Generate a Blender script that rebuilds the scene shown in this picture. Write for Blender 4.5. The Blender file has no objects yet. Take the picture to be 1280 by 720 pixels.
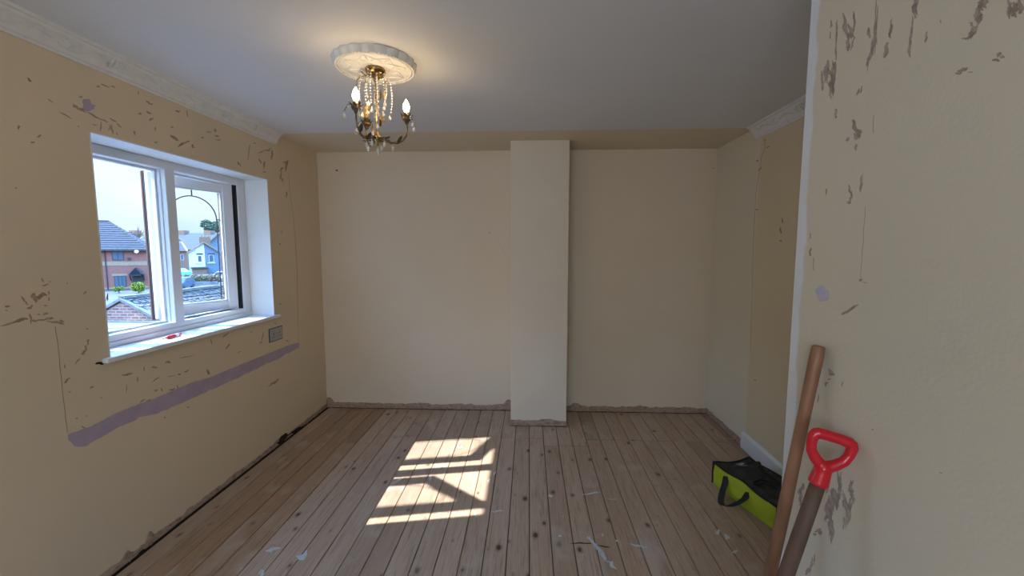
import bpy, math, random
from mathutils import Vector, noise
SC = bpy.context.scene
COL = SC.collection
rad = math.radians
H_EYE = 1.5095
# ------------------------------------------------------------------ camera
PITCH, YAW, ROLL, FPX = 5.2045, 2.3371, 0.0377, 516.54
fw = Vector((-math.sin(rad(YAW))*math.cos(rad(PITCH)), math.cos(rad(YAW))*math.cos(rad(PITCH)), -math.sin(rad(PITCH))))
rt = Vector((math.cos(rad(YAW)), math.sin(rad(YAW)), 0))
up = rt.cross(fw)
cd = bpy.data.cameras.new('camera'); cam = bpy.data.objects.new('camera', cd); COL.objects.link(cam)
cd.sensor_width = 36; cd.lens = 36*FPX/1280; cd.clip_start = 0.02; cd.clip_end = 1000
from mathutils import Matrix
cam.matrix_world = Matrix.Translation((0, 0, H_EYE)) @ Matrix((rt, up, -fw)).transposed().to_4x4()
SC.camera = cam
EYE = Vector((0, 0, H_EYE))
def at(px, py, ax, v):
    """the point of the photograph (px,py) on the plane coordinate[ax] = v"""
    d = fw + rt*((px-640)/FPX) - up*((py-360)/FPX)
    t = (v-EYE[ax])/d[ax]
    return EYE + d*t
# ------------------------------------------------------------------ light
SC.view_settings.view_transform = 'Standard'; SC.view_settings.look = 'None'
SC.view_settings.exposure = 0.98; SC.view_settings.gamma = 1.0
SKY = 1.0; SUN = 7.5; BACK_FILL = 18.0; BULB = 50.0
w = bpy.data.worlds.new('world'); SC.world = w; w.use_nodes = True
nt = w.node_tree; nt.nodes.clear()
def N(nt, t, **k):
    n = nt.nodes.new(t)
    for a, b in k.items(): setattr(n, a, b)
    return n
tc = N(nt, 'ShaderNodeTexCoord'); sx = N(nt, 'ShaderNodeSeparateXYZ')
nt.links.new(tc.outputs['Generated'], sx.inputs[0])
rp = N(nt, 'ShaderNodeValToRGB')
cr = rp.color_ramp
cr.elements[0].position = 0.0; cr.elements[0].color = (.38, .51, .59, 1)
cr.elements[1].position = .75; cr.elements[1].color = (2.0, 4.5, 9.6, 1)
e = cr.elements.new(.28); e.color = (1.9, 3.0, 4.6, 1)
e = cr.elements.new(.15); e.color = (.46, .63, .74, 1)
nt.links.new(sx.outputs['Z'], rp.inputs[0])
mp = N(nt, 'ShaderNodeMapping'); mp.inputs['Scale'].default_value = (2, 2, 7)
nt.links.new(tc.outputs['Generated'], mp.inputs[0])
nz = N(nt, 'ShaderNodeTexNoise'); nz.inputs['Scale'].default_value = 1.6; nz.inputs['Detail'].default_value = 5
nt.links.new(mp.outputs[0], nz.inputs['Vector'])
mr = N(nt, 'ShaderNodeMapRange'); mr.inputs[1].default_value = .42; mr.inputs[2].default_value = .66
nt.links.new(nz.outputs[0], mr.inputs[0])
mx = N(nt, 'ShaderNodeMix', data_type='RGBA'); mx.inputs[7].default_value = (.62, .66, .70, 1)
mf = N(nt, 'ShaderNodeMath', operation='MULTIPLY'); mf.inputs[1].default_value = .55
nt.links.new(mr.outputs[0], mf.inputs[0]); nt.links.new(mf.outputs[0], mx.inputs[0]); nt.links.new(rp.outputs[0], mx.inputs[6])
bg = N(nt, 'ShaderNodeBackground'); bg.inputs[1].default_value = SKY
wo = N(nt, 'ShaderNodeOutputWorld')
nt.links.new(mx.outputs[2], bg.inputs[0]); nt.links.new(bg.outputs[0], wo.inputs[0])
sd = bpy.data.lights.new('sun', 'SUN'); so = bpy.data.objects.new('sun', sd); COL.objects.link(so)
sd.energy = SUN; sd.angle = rad(.6); sd.color = (1, .98, .95)
so.rotation_euler = Vector((1.0, .185, -1.0)).to_track_quat('-Z', 'Y').to_euler()
def area(name, loc, rot, sx_, sy_, en, col, portal=False):
    l = bpy.data.lights.new(name, 'AREA'); l.shape = 'RECTANGLE'; l.size = sx_; l.size_y = sy_; l.energy = en; l.color = col
    o = bpy.data.objects.new(name, l); COL.objects.link(o); o.location = loc; o.rotation_euler = rot
    if portal: l.cycles.is_portal = True
    return o
# added fill light, outside an invented window behind the camera
area('rear_fill_light', (-.55, -1.82, 1.5), (rad(90), 0, 0), 1.4, 1.05, BACK_FILL, (.93, .97, 1))
area('window_portal', (-2.45, 2.42, 1.53), (0, rad(-90), 0), 1.1, 1.3, 0, (1, 1, 1), True)

# ------------------------------------------------------------------ materials
def mat(name, col=(.8, .8, .8), rough=.6, metal=0, **k):
    m = bpy.data.materials.new(name); m.use_nodes = True
    b = m.node_tree.nodes['Principled BSDF']
    b.inputs['Base Color'].default_value = (*col, 1); b.inputs['Roughness'].default_value = rough; b.inputs['Metallic'].default_value = metal
    for a, v in k.items(): b.inputs[a.replace('_', ' ')].default_value = v
    m.diffuse_color = (*col, 1)
    return m
def parts(m): return m.node_tree, m.node_tree.nodes['Principled BSDF']
def noisy(m, c2, scale=3, lo=.4, hi=.65, detail=4, bump=0, bscale=40, stretch=(1, 1, 1), bdist=.002, c1=None):
    nt, b = parts(m)
    g = N(nt, 'ShaderNodeNewGeometry'); mp = N(nt, 'ShaderNodeMapping'); mp.inputs['Scale'].default_value = stretch
    nt.links.new(g.outputs['Position'], mp.inputs[0])
    n = N(nt, 'ShaderNodeTexNoise'); n.inputs['Scale'].default_value = scale; n.inputs['Detail'].default_value = detail
    nt.links.new(mp.outputs[0], n.inputs['Vector'])
    r = N(nt, 'ShaderNodeMapRange'); r.inputs[1].default_value = lo; r.inputs[2].default_value = hi
    nt.links.new(n.outputs[0], r.inputs[0])
    x = N(nt, 'ShaderNodeMix', data_type='RGBA')
    x.inputs[6].default_value = c1 or b.inputs['Base Color'].default_value[:]; x.inputs[7].default_value = (*c2, 1)
    nt.links.new(r.outputs[0], x.inputs[0]); nt.links.new(x.outputs[2], b.inputs['Base Color'])
    if bump:
        n2 = N(nt, 'ShaderNodeTexNoise'); n2.inputs['Scale'].default_value = bscale; n2.inputs['Detail'].default_value = 3
        nt.links.new(mp.outputs[0], n2.inputs['Vector'])
        bp = N(nt, 'ShaderNodeBump'); bp.inputs['Strength'].default_value = bump; bp.inputs['Distance'].default_value = bdist
        nt.links.new(n2.outputs[0], bp.inputs['Height']); nt.links.new(bp.outputs[0], b.inputs['Normal'])
    return x
def over(m, prev, c, axis, edge, width, wob, sign=1, scale=9):
    """a second coat of paint beyond an uneven edge (coordinate > edge)"""
    nt, b = parts(m)
    g = N(nt, 'ShaderNodeNewGeometry'); s = N(nt, 'ShaderNodeSeparateXYZ'); nt.links.new(g.outputs['Position'], s.inputs[0])
    n = N(nt, 'ShaderNodeTexNoise'); n.inputs['Scale'].default_value = scale; n.inputs['Detail'].default_value = 4
    nt.links.new(g.outputs['Position'], n.inputs['Vector'])
    a = N(nt, 'ShaderNodeMath', operation='MULTIPLY_ADD'); a.inputs[1].default_value = wob
    nt.links.new(n.outputs[0], a.inputs[0]); nt.links.new(s.outputs[axis], a.inputs[2])
    r = N(nt, 'ShaderNodeMapRange'); r.inputs[1].default_value = edge+wob*.5-width*sign; r.inputs[2].default_value = edge+wob*.5+width*sign
    nt.links.new(a.outputs[0], r.inputs[0])
    x = N(nt, 'ShaderNodeMix', data_type='RGBA'); x.inputs[7].default_value = (*c, 1)
    nt.links.new(prev.outputs[2], x.inputs[6]); nt.links.new(r.outputs[0], x.inputs[0])
    nt.links.new(x.outputs[2], b.inputs['Base Color'])
    return x
CREAM = (.75, .605, .42)
m_left = mat('cream_paint', CREAM, .62); noisy(m_left, (.72, .59, .42), 2.2, bump=.25, bscale=120)
m_back = mat('cream_paint_alcove', (.76, .64, .49), .62); noisy(m_back, (.78, .665, .52), 1.7, bump=.2, bscale=120)
m_pier = mat('pier_paint', (.73, .645, .53), .62); noisy(m_pier, (.76, .675, .56), 2.0, bump=.2, bscale=120)  # slightly greyer than the alcove walls
m_right = mat('cream_paint_right', (.72, .61, .42), .62); over(m_right, noisy(m_right, (.74, .63, .44), 2.0, bump=.2, bscale=120), (.76, .69, .545), 1, 3.11, .006, .05)
m_near = mat('stone_paint', (.68, .61, .49), .6)
over(m_near, noisy(m_near, (.62, .585, .49), 1.3, .35, .7, bump=.3, bscale=110), (.74, .77, .82), 1, 1.272, .004, .06, scale=7)
m_ceil = mat('ceiling_paint', (.74, .74, .74), .7)
over(m_ceil, noisy(m_ceil, (.70, .71, .72), 1.5, bump=.15, bscale=90), (.72, .62, .46), 1, 3.185, .004, .015)
m_white = mat('white_gloss', (.80, .82, .84), .35); noisy(m_white, (.76, .79, .82), 4)
m_reveal = mat('white_plaster', (.80, .80, .78), .6); noisy(m_reveal, (.76, .77, .74), 5)
m_coving = mat('coving_plaster', (.78, .77, .74), .6); noisy(m_coving, (.70, .69, .65), 30, .45, .8, bump=.2)
m_upvc = mat('white_plastic', (.78, .80, .83), .28)
m_brown = mat('brown_plastic', (.07, .028, .018), .4)
m_seal = mat('black_seal', (.012, .012, .014), .6)
m_lead = mat('lead_strip', (.05, .055, .065), .5, .3)
m_chrome = mat('silver_metal', (.6, .6, .62), .3, 1)
m_dark = mat('dark_void', (.012, .009, .007), .95); noisy(m_dark, (.03, .02, .014), 30)
m_scar = mat('bare_plaster', (.33, .22, .145), .9); noisy(m_scar, (.46, .34, .235), 60, .4, .6, bump=.5, bscale=150)
m_scarn = mat('bare_plaster_mauve', (.33, .25, .215), .9); noisy(m_scarn, (.46, .38, .33), 60, .4, .6, bump=.5, bscale=150)
m_base = mat('rough_plaster', (.44, .31, .24), .95); noisy(m_base, (.24, .155, .11), 28, .45, .68, bump=1, bscale=70, stretch=(1, 1, 3))
m_purple = mat('mauve_filler', (.43, .35, .44), .85); noisy(m_purple, (.48, .39, .46), 12, bump=.2, bscale=60)
m_lilac = mat('lilac_smudge', (.48, .47, .66), .8); noisy(m_lilac, (.60, .57, .62), 40)
m_splash = mat('white_paint_splash', (.62, .68, .70), .5); noisy(m_splash, (.45, .45, .43), 60, .5, .8)
m_flex = mat('white_cable', (.62, .58, .52), .5)
m_pl = mat('grey_socket', (.42, .43, .41), .5); noisy(m_pl, (.30, .30, .29), 90, .45, .65)
# wood boards
def wood(name, dark, mid, light, rough=.55, tile=True):
    m = bpy.data.materials.new(name); m.use_nodes = True; nt, b = parts(m)
    g = N(nt, 'ShaderNodeNewGeometry'); oi = N(nt, 'ShaderNodeObjectInfo')
    co = N(nt, 'ShaderNodeVectorMath', operation='MULTIPLY_ADD')
    cb = N(nt, 'ShaderNodeCombineXYZ')
    for i, k in enumerate((3.7, 11.3, 5.1)):
        mm = N(nt, 'ShaderNodeMath', operation='MULTIPLY'); mm.inputs[1].default_value = k
        nt.links.new(oi.outputs['Random'], mm.inputs[0]); nt.links.new(mm.outputs[0], cb.inputs[i])
    co.inputs[1].default_value = (1, 1, 1)
    nt.links.new(g.outputs['Position'], co.inputs[0]); nt.links.new(cb.outputs[0], co.inputs[2])
    def nz(sc, st, det=4, dist=0):
        mp = N(nt, 'ShaderNodeMapping'); mp.inputs['Scale'].default_value = st
        nt.links.new(co.outputs[0], mp.inputs[0])
        n = N(nt, 'ShaderNodeTexNoise'); n.inputs['Scale'].default_value = sc; n.inputs['Detail'].default_value = det; n.inputs['Distortion'].default_value = dist
        nt.links.new(mp.outputs[0], n.inputs['Vector']); return n
    def mixc(f, a, bcol, fmax=1, lo=.4, hi=.6, clampi=None):
        r = N(nt, 'ShaderNodeMapRange'); r.inputs[1].default_value = lo; r.inputs[2].default_value = hi; r.inputs[4].default_value = fmax
        nt.links.new(f, r.inputs[0]); x = N(nt, 'ShaderNodeMix', data_type='RGBA')
        nt.links.new(r.outputs[0], x.inputs[0])
        for s, v in ((6, a), (7, bcol)):
            if hasattr(v, 'links'): nt.links.new(v, x.inputs[s])
            else: x.inputs[s].default_value = (*v, 1)
        return x.outputs[2]
    c = mixc(nz(1.3, (3, .5, 1)).outputs[0], mid, light, lo=.35, hi=.68)
    gr = nz(14, (7, .35, 1), 5, .6)
    c = mixc(gr.outputs[0], c, dark, .5, .52, .66)
    c = mixc(nz(30, (7, .25, 1), 3).outputs[0], c, dark, .35, .5, .7)
    # knots
    mp = N(nt, 'ShaderNodeMapping'); mp.inputs['Scale'].default_value = (1.0, .62, 0)
    nt.links.new(co.outputs[0], mp.inputs[0])
    v = N(nt, 'ShaderNodeTexVoronoi'); v.voronoi_dimensions = '2D'; v.inputs['Scale'].default_value = 5.0; v.inputs['Randomness'].default_value = 1
    nt.links.new(mp.outputs[0], v.inputs['Vector'])
    sc_ = N(nt, 'ShaderNodeSeparateColor'); nt.links.new(v.outputs['Color'], sc_.inputs[0])
    ka = N(nt, 'ShaderNodeMath', operation='MULTIPLY_ADD'); ka.inputs[1].default_value = .085; nt.links.new(sc_.outputs[0], ka.inputs[0]); nt.links.new(v.outputs['Distance'], ka.inputs[2])
    c = mixc(ka.outputs[0], [q*.62 for q in mid], c, .8, .07, .12)
    c = mixc(ka.outputs[0], (.075, .045, .032), c, 1, .045, .07)
    c = mixc(v.outputs['Distance'], [q*.7 for q in mid], c, .5, .085, .2) if False else c
    c = mixc(oi.outputs['Random'], c, [q*.62 for q in mid], .55, .55, 1.0)
    # pale worn smears
    c = mixc(nz(4.5, (1.6, 1, 1), 6, .5).outputs[0], c, (.56, .50, .45), .6, .55, .74)
    c = mixc(nz(60, (1, 1, 1), 2).outputs[0], c, (.62, .62, .6), .8, .735, .76)
    nt.links.new(c, b.inputs['Base Color']); b.inputs['Roughness'].default_value = rough
    bp = N(nt, 'ShaderNodeBump'); bp.inputs['Strength'].default_value = .35; bp.inputs['Distance'].default_value = .002
    nt.links.new(gr.outputs[0], bp.inputs['Height']); nt.links.new(bp.outputs[0], b.inputs['Normal'])
    return m
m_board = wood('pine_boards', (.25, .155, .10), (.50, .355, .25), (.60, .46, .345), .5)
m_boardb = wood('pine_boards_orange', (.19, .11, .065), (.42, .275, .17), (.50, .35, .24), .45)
def stickwood(name, a, b_, rough=.5):
    m = mat(name, a, rough); noisy(m, b_, 9, .4, .62, 5, bump=.3, bscale=60, stretch=(1.5, 1.5, .35)); return m
m_stick = stickwood('varnished_ash', (.30, .145, .08), (.17, .08, .045), .42)
m_shaft = stickwood('weathered_ash', (.15, .085, .055), (.08, .045, .032), .6)
m_red = mat('red_plastic', (.62, .006, .022), .28); m_red.node_tree.nodes['Principled BSDF'].inputs['Coat Weight'].default_value = .3
m_steel = mat('dull_steel', (.18, .18, .18), .5, .9); noisy(m_steel, (.10, .07, .05), 20)
m_lime = mat('lime_fabric', (.42, .50, .02), .8); noisy(m_lime, (.36, .44, .02), 14, bump=.6, bscale=300)
m_blk = mat('black_fabric', (.022, .023, .026), .75); noisy(m_blk, (.055, .058, .064), 25, bump=.6, bscale=300)
m_web = mat('black_webbing', (.008, .008, .009), .75); noisy(m_web, (.016, .016, .017), 80)
m_grey = mat('silver_label', (.35, .38, .42), .4)
m_glass = bpy.data.materials.new('clear_pane'); m_glass.use_nodes = True
nt = m_glass.node_tree; nt.nodes.clear()
tr = N(nt, 'ShaderNodeBsdfTransparent'); tr.inputs[0].default_value = (.95, .97, .98, 1)
gl = N(nt, 'ShaderNodeBsdfGlossy'); gl.inputs[1].default_value = .02
ms = N(nt, 'ShaderNodeMixShader'); ms.inputs[0].default_value = .05; mo = N(nt, 'ShaderNodeOutputMaterial')
nt.links.new(tr.outputs[0], ms.inputs[1]); nt.links.new(gl.outputs[0], ms.inputs[2]); nt.links.new(ms.outputs[0], mo.inputs[0])
m_gold = mat('aged_brass', (.42, .30, .12), .3, 1); noisy(m_gold, (.20, .13, .05), 40)
m_bronze = mat('dark_bronze', (.11, .075, .045), .4, .8); noisy(m_bronze, (.24, .17, .09), 60)
m_crystal = mat('cut_crystal', (1, .98, .94), .06); m_crystal.node_tree.nodes['Principled BSDF'].inputs['Transmission Weight'].default_value = .55
m_amber = mat('amber_glass', (.75, .48, .16), .1); m_amber.node_tree.nodes['Principled BSDF'].inputs['Transmission Weight'].default_value = .4
m_bulb = bpy.data.materials.new('lit_bulb'); m_bulb.use_nodes = True
bb = parts(m_bulb)[1]; bb.inputs['Emission Color'].default_value = (1, .72, .40, 1); bb.inputs['Emission Strength'].default_value = BULB

# ------------------------------------------------------------------ mesh helpers
class MB:
    def __init__(s): s.v = []; s.f = []; s.m = []
    def add(s, vs, fs, mi=0):
        o = len(s.v); s.v += [tuple(q) for q in vs]
        for f in fs: s.f.append(tuple(o+i for i in f)); s.m.append(mi)
        return s
    def box(s, x0, x1, y0, y1, z0, z1, mi=0, fn=None):
        vs = [(x, y, z) for z in (z0, z1) for y in (y0, y1) for x in (x0, x1)]
        if fn: vs = [fn(*q) for q in vs]
        return s.add(vs, [(0, 2, 3, 1), (4, 5, 7, 6), (0, 1, 5, 4), (2, 6, 7, 3), (0, 4, 6, 2), (1, 3, 7, 5)], mi)
    def tube(s, pts, r, n=8, mi=0, cap=True, flat=None):
        pts = [Vector(p) for p in pts]; k = len(pts)
        rs = r if isinstance(r, (list, tuple)) else [r]*k
        t0 = (pts[1]-pts[0]).normalized(); a = t0.orthogonal().normalized()
        vs = []
        for i, p in enumerate(pts):
            t = (pts[min(i+1, k-1)]-pts[max(i-1, 0)])
            t = t.normalized() if t.length > 1e-9 else t0
            a = (a-t*a.dot(t)); a = a.normalized() if a.length > 1e-6 else t.orthogonal().normalized()
            b = t.cross(a)
            for j in range(n):
                q = 2*math.pi*j/n
                vs.append(p+a*math.cos(q)*rs[i]+b*math.sin(q)*rs[i]*(flat or 1))
        fs = [(i*n+j, i*n+(j+1) % n, (i+1)*n+(j+1) % n, (i+1)*n+j) for i in range(k-1) for j in range(n)]
        if cap: fs += [tuple(range(n))[::-1], tuple((k-1)*n+j for j in range(n))]
        return s.add(vs, fs, mi)
    def lathe(s, prof, c=(0, 0, 0), n=24, mi=0, axis=None):
        c = Vector(c); vs = []
        ax = Vector(axis).normalized() if axis else Vector((0, 0, 1))
        a = ax.orthogonal().normalized(); b = ax.cross(a)
        for r, z in prof:
            for j in range(n):
                q = 2*math.pi*j/n; vs.append(c+ax*z+(a*math.cos(q)+b*math.sin(q))*r)
        k = len(prof)
        fs = [(i*n+j, i*n+(j+1) % n, (i+1)*n+(j+1) % n, (i+1)*n+j) for i in range(k-1) for j in range(n)]
        fs += [tuple(range(n))[::-1], tuple((k-1)*n+j for j in range(n))]
        return s.add(vs, fs, mi)
    def prism(s, poly, d, mi=0):
        n = len(poly); d = Vector(d); poly = [Vector(p) for p in poly]
        vs = poly+[p+d for p in poly]
        fs = [tuple(range(n))[::-1], tuple(range(n, 2*n))]+[(i, (i+1) % n, n+(i+1) % n, n+i) for i in range(n)]
        return s.add(vs, fs, mi)
    def build(s, name, mats, parent=None, smooth=False, bevel=0, bseg=2, fix=True):
        me = bpy.data.meshes.new(name)
        off = Vector((0, 0, 0)); q = parent
        while q is not None: off += q.location; q = q.parent
        me.from_pydata([tuple(Vector(v)-off) for v in s.v], [], s.f)
        if not isinstance(mats, (list, tuple)): mats = [mats]
        for mm in mats: me.materials.append(mm)
        for p, mi in zip(me.polygons, s.m): p.material_index = mi; p.use_smooth = smooth
        if fix:
            import bmesh
            bm = bmesh.new(); bm.from_mesh(me); bmesh.ops.recalc_face_normals(bm, faces=bm.faces); bm.to_mesh(me); bm.free()
        me.update()
        o = bpy.data.objects.new(name, me); COL.objects.link(o)
        if parent is not None: o.parent = parent
        if bevel:
            b = o.modifiers.new('bevel', 'BEVEL'); b.width = bevel; b.segments = bseg; b.limit_method = 'ANGLE'; b.angle_limit = rad(40)
        return o
def tag(o, label=None, cat=None, group=None, kind=None):
    if label: o['label'] = label
    if cat: o['category'] = cat
    if group: o['group'] = group
    if kind: o['kind'] = kind
    return o
def thing(name, loc, label, cat, group=None):
    o = bpy.data.objects.new(name, None); COL.objects.link(o); o.location = loc; o.empty_display_size = .1
    return tag(o, label, cat, group)
def struct(o, label=None): return tag(o, label, None, None, 'structure')
def bx(name, x0, x1, y0, y1, z0, z1, m, parent=None, bevel=0): return MB().box(x0, x1, y0, y1, z0, z1).build(name, m, parent, bevel=bevel)

# ------------------------------------------------------------------ room shell
XL, XR, YB, H = -1.941, 1.655, 3.797, 2.4
YR = -1.6                                             # wall behind the camera
WY1, WY2, WZ1, WZ2 = 1.80, 3.05, 1.018, 2.035         # window hole
XO = -2.30                                            # outer face of the wall
def wall_with_hole_x(mb, x0, x1, ya, yb, z0, z1, ha, hb, hz0, hz1):
    mb.box(x0, x1, ya, ha, z0, z1); mb.box(x0, x1, hb, yb, z0, z1)
    mb.box(x0, x1, ha, hb, z0, hz0); mb.box(x0, x1, ha, hb, hz1, z1)
mb = MB(); wall_with_hole_x(mb, XO, XL, YR-.2, YB+.2, -.3, 2.62, WY1, WY2, WZ1-.005, WZ2)
wall_left = struct(mb.build('wall_left', m_left))
wall_back = struct(bx('wall_back', XL, XR+.2, YB, YB+.2, -.3, 2.62, m_back))
wall_pier = struct(bx('wall_chimney_breast', -.152, .327, 3.456, YB, -.02, H, m_pier, bevel=.004))
wall_right = struct(bx('wall_right', XR, XR+.2, 1.312, YB, -.3, 2.62, m_right))
wall_near = struct(bx('wall_near', .82, XR+.2, YR, 1.312, -.3, 2.5, m_near, bevel=.004))
mb = MB()
for a in ((XL, -1.25, 0, 9), (.15, .82, 0, 9)): mb.box(a[0], a[1], YR-.2, YR, -.3, 2.62)
mb.box(-1.25, .15, YR-.2, YR, -.3, .95); mb.box(-1.25, .15, YR-.2, YR, 2.05, 2.62)
struct(mb.build('wall_rear', m_back))
struct(bx('ceiling', XO, XR+.2, YR-.2, YB+.2, H, H+.22, m_ceil))
floor = struct(bx('floor', XO, XR+.2, YR-.2, YB+.2, -.30, -.022, m_dark))
# unseen rear window, added behind the camera to go with the fill light
w2 = struct(thing('added_window_2', (-.55, YR-.1, .95), None, None))
mb = MB()
for a in ((-1.25, .15, .95, 1.02), (-1.25, .15, 1.98, 2.05), (-1.25, -1.18, 1.02, 1.98), (.08, .15, 1.02, 1.98), (-.59, -.51, 1.02, 1.98)):
    mb.box(a[0], a[1], YR-.14, YR-.08, a[2], a[3])
mb.build('window_frame', m_upvc, w2, bevel=.004)
bx('pane', -1.18, .08, YR-.115, YR-.110, 1.02, 1.98, m_glass, w2)

# floorboards: each board its own part
P0, PW = .0085, .1135
rnd = random.Random(5)
k0 = math.floor((XL-P0)/PW)
def board(x0, x1, y0, y1, m):
    dz = rnd.uniform(-.0015, .0005)
    mb = MB(); mb.box(x0+.0021, x1-.0021, y0+.0012, y1-.0012, -.022, dz)
    return mb.build('board', m, floor, bevel=.0012, bseg=1)
for k in range(k0, 40):
    a, b = P0+k*PW, P0+(k+1)*PW
    if a >= XR: break
    a2, b2 = max(a, XL+.014), min(b, XR-.006)
    if b2-a2 < .02: continue
    ym = -1.2 if a > -9 else 0
    y0 = YR+.01 if a2 < .80 else 1.32
    if a2 < .82 < b2: b2 = .815 if False else b2
    yj = 3.208
    if k in (k0+5, k0+6): yj = 3.07
    if k in (1, 2, 3): yj = 3.095
    yend = YB-.014
    if b > -.152 and a < .327: yend = 3.456-.008
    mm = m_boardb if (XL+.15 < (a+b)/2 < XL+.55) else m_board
    j2 = {k0+3: 1.2, k0+8: .6, 12: 2.25, 9: 2.35, 2: .5, -4: .9}.get(k)
    if y0 > 1: j2 = j2 if (j2 and j2 > 1.5) else None
    ys = [y0] + ([j2] if j2 else []) + [yj, yend]
    # piece under the chimney breast stops short of it
    if b > -.152 and a < .327:
        if yend - yj > .05: pass
    for q in range(len(ys)-1):
        if ys[q+1]-ys[q] > .03:
            xa, xb = a2, b2
            if ys[q+1] < 3.46 and ys[q+1] > 3.4 and (a < -.152 < b or a < .327 < b):
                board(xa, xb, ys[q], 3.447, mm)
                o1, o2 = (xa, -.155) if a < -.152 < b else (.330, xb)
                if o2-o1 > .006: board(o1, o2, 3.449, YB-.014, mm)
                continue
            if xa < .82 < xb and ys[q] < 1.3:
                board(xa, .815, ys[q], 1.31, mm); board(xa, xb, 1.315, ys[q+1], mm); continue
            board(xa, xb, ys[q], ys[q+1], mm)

# ------------------------------------------------------------------ broken plaster at the foot of the walls
def foot_strip(parent, p0, p1, nrm, base, amp, seed, thick=.006, z0=.004, mats=m_base, spikes=()):
    p0, p1, nrm = Vector(p0), Vector(p1), Vector(nrm); L = (p1-p0).length; n = max(8, int(L/.014))
    mb = MB(); top = []
    for i in range(n+1):
        t = i/n; s = t*L
        h = base+amp*noise.noise(Vector((s*5, seed, 0)))+amp*.7*noise.noise(Vector((s*19, seed+3, 0)))+amp*.35*noise.noise(Vector((s*60, seed+5, 0)))
        for (sp, sw, sh) in spikes:
            d = abs(s-sp)/sw
            if d < 1: h += sh*(1-d*d)
        th = thick*(1+.6*noise.noise(Vector((s*12, seed+9, 0))))
        p = p0+(p1-p0)*t
        top.append((p, max(.008, h), th))
    vs = []
    for p, h, th in top:
        vs += [p+Vector((0, 0, z0)), p+nrm*th+Vector((0, 0, z0)), p+nrm*th*.9+Vector((0, 0, h*.55)), p+nrm*th*.45+Vector((0, 0, h)), p+Vector((0, 0, h))]
    fs = []
    for i in range(n):
        for j in range(4): fs.append((i*5+j, (i+1)*5+j, (i+1)*5+j+1, i*5+j+1))
    mb.add(vs, fs)
    g0, g1 = p0+nrm*.0008, p1+nrm*.0008
    MB().prism([g0+Vector((0, 0, -.02)), g1+Vector((0, 0, -.02)), g1+Vector((0, 0, .006)), g0+Vector((0, 0, .006))], -nrm*.0006).build('gap_shade', m_dark, parent)  # dark strip painting in the shadow line at the wall foot
    return mb.build('bare_plaster', mats, parent)
foot_strip(wall_left, (XL, 1.2, 0), (XL, YB, 0), (1, 0, 0), .034, .018, 1, spikes=((.72, .025, .04), (.6, .02, .03), (1.84, .09, .025)))
foot_strip(wall_back, (XL, YB, 0), (-.152, YB, 0), (0, -1, 0), .050, .014, 7, .012, spikes=((1.76, .05, .05), (.02, .05, .05)))
foot_strip(wall_back, (.327, YB, 0), (XR, YB, 0), (0, -1, 0), .052, .016, 11, .012, spikes=((.12, .05, .03),))
foot_strip(wall_pier, (-.152, 3.456, 0), (.327, 3.456, 0), (0, -1, 0), .050, .015, 17, .010)
foot_strip(wall_right, (XR, 3.13, 0), (XR, YB, 0), (-1, 0, 0), .050, .018, 23, .010)
foot_strip(wall_near, (.82, -.2, 0), (.82, 1.31, 0), (-1, 0, 0), .04, .02, 29, .006)

# ------------------------------------------------------------------ scars in the paint
def scar(parent, ax, v, sgn, px, py, ln, wd, ang, m=m_scar, seed=None, rag=.45, name='paint_scar', lift=.0009, n=26):
    seed = seed if seed is not None else px*.37+py*1.13
    ca, sa = math.cos(rad(ang)), math.sin(rad(ang)); wd = wd*(.72 if rag > .4 else 1)
    pts = []
    for i in range(n):
        q = 2*math.pi*i/n
        cx, cy = math.cos(q), math.sin(q)
        r = 1+rag*(noise.noise(Vector((cx*1.7, cy*1.7, seed)))+.9*noise.noise(Vector((cx*4.5, cy*4.5, seed+7)))+.7*noise.noise(Vector((cx*9, cy*9, seed+3))))
        a, b = cx*ln/2*r, cy*wd/2*r
        b += .18*wd*math.sin(a/max(ln, 1)*7+seed)
        pts.append(at(px+a*ca-b*sa, py+a*sa+b*ca, ax, v))
    c = sum(pts, Vector())/n
    d = Vector((0, 0, 0)); d[ax] = sgn*lift
    vs = [c+d]+[p+d for p in pts]+pts
    fs = [(0, 1+i, 1+(i+1) % n) for i in range(n)]+[(1+i, 1+n+i, 1+n+(i+1) % n, 1+(i+1) % n) for i in range(n)]
    return MB().add(vs, fs).build(name, m, parent)
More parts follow.
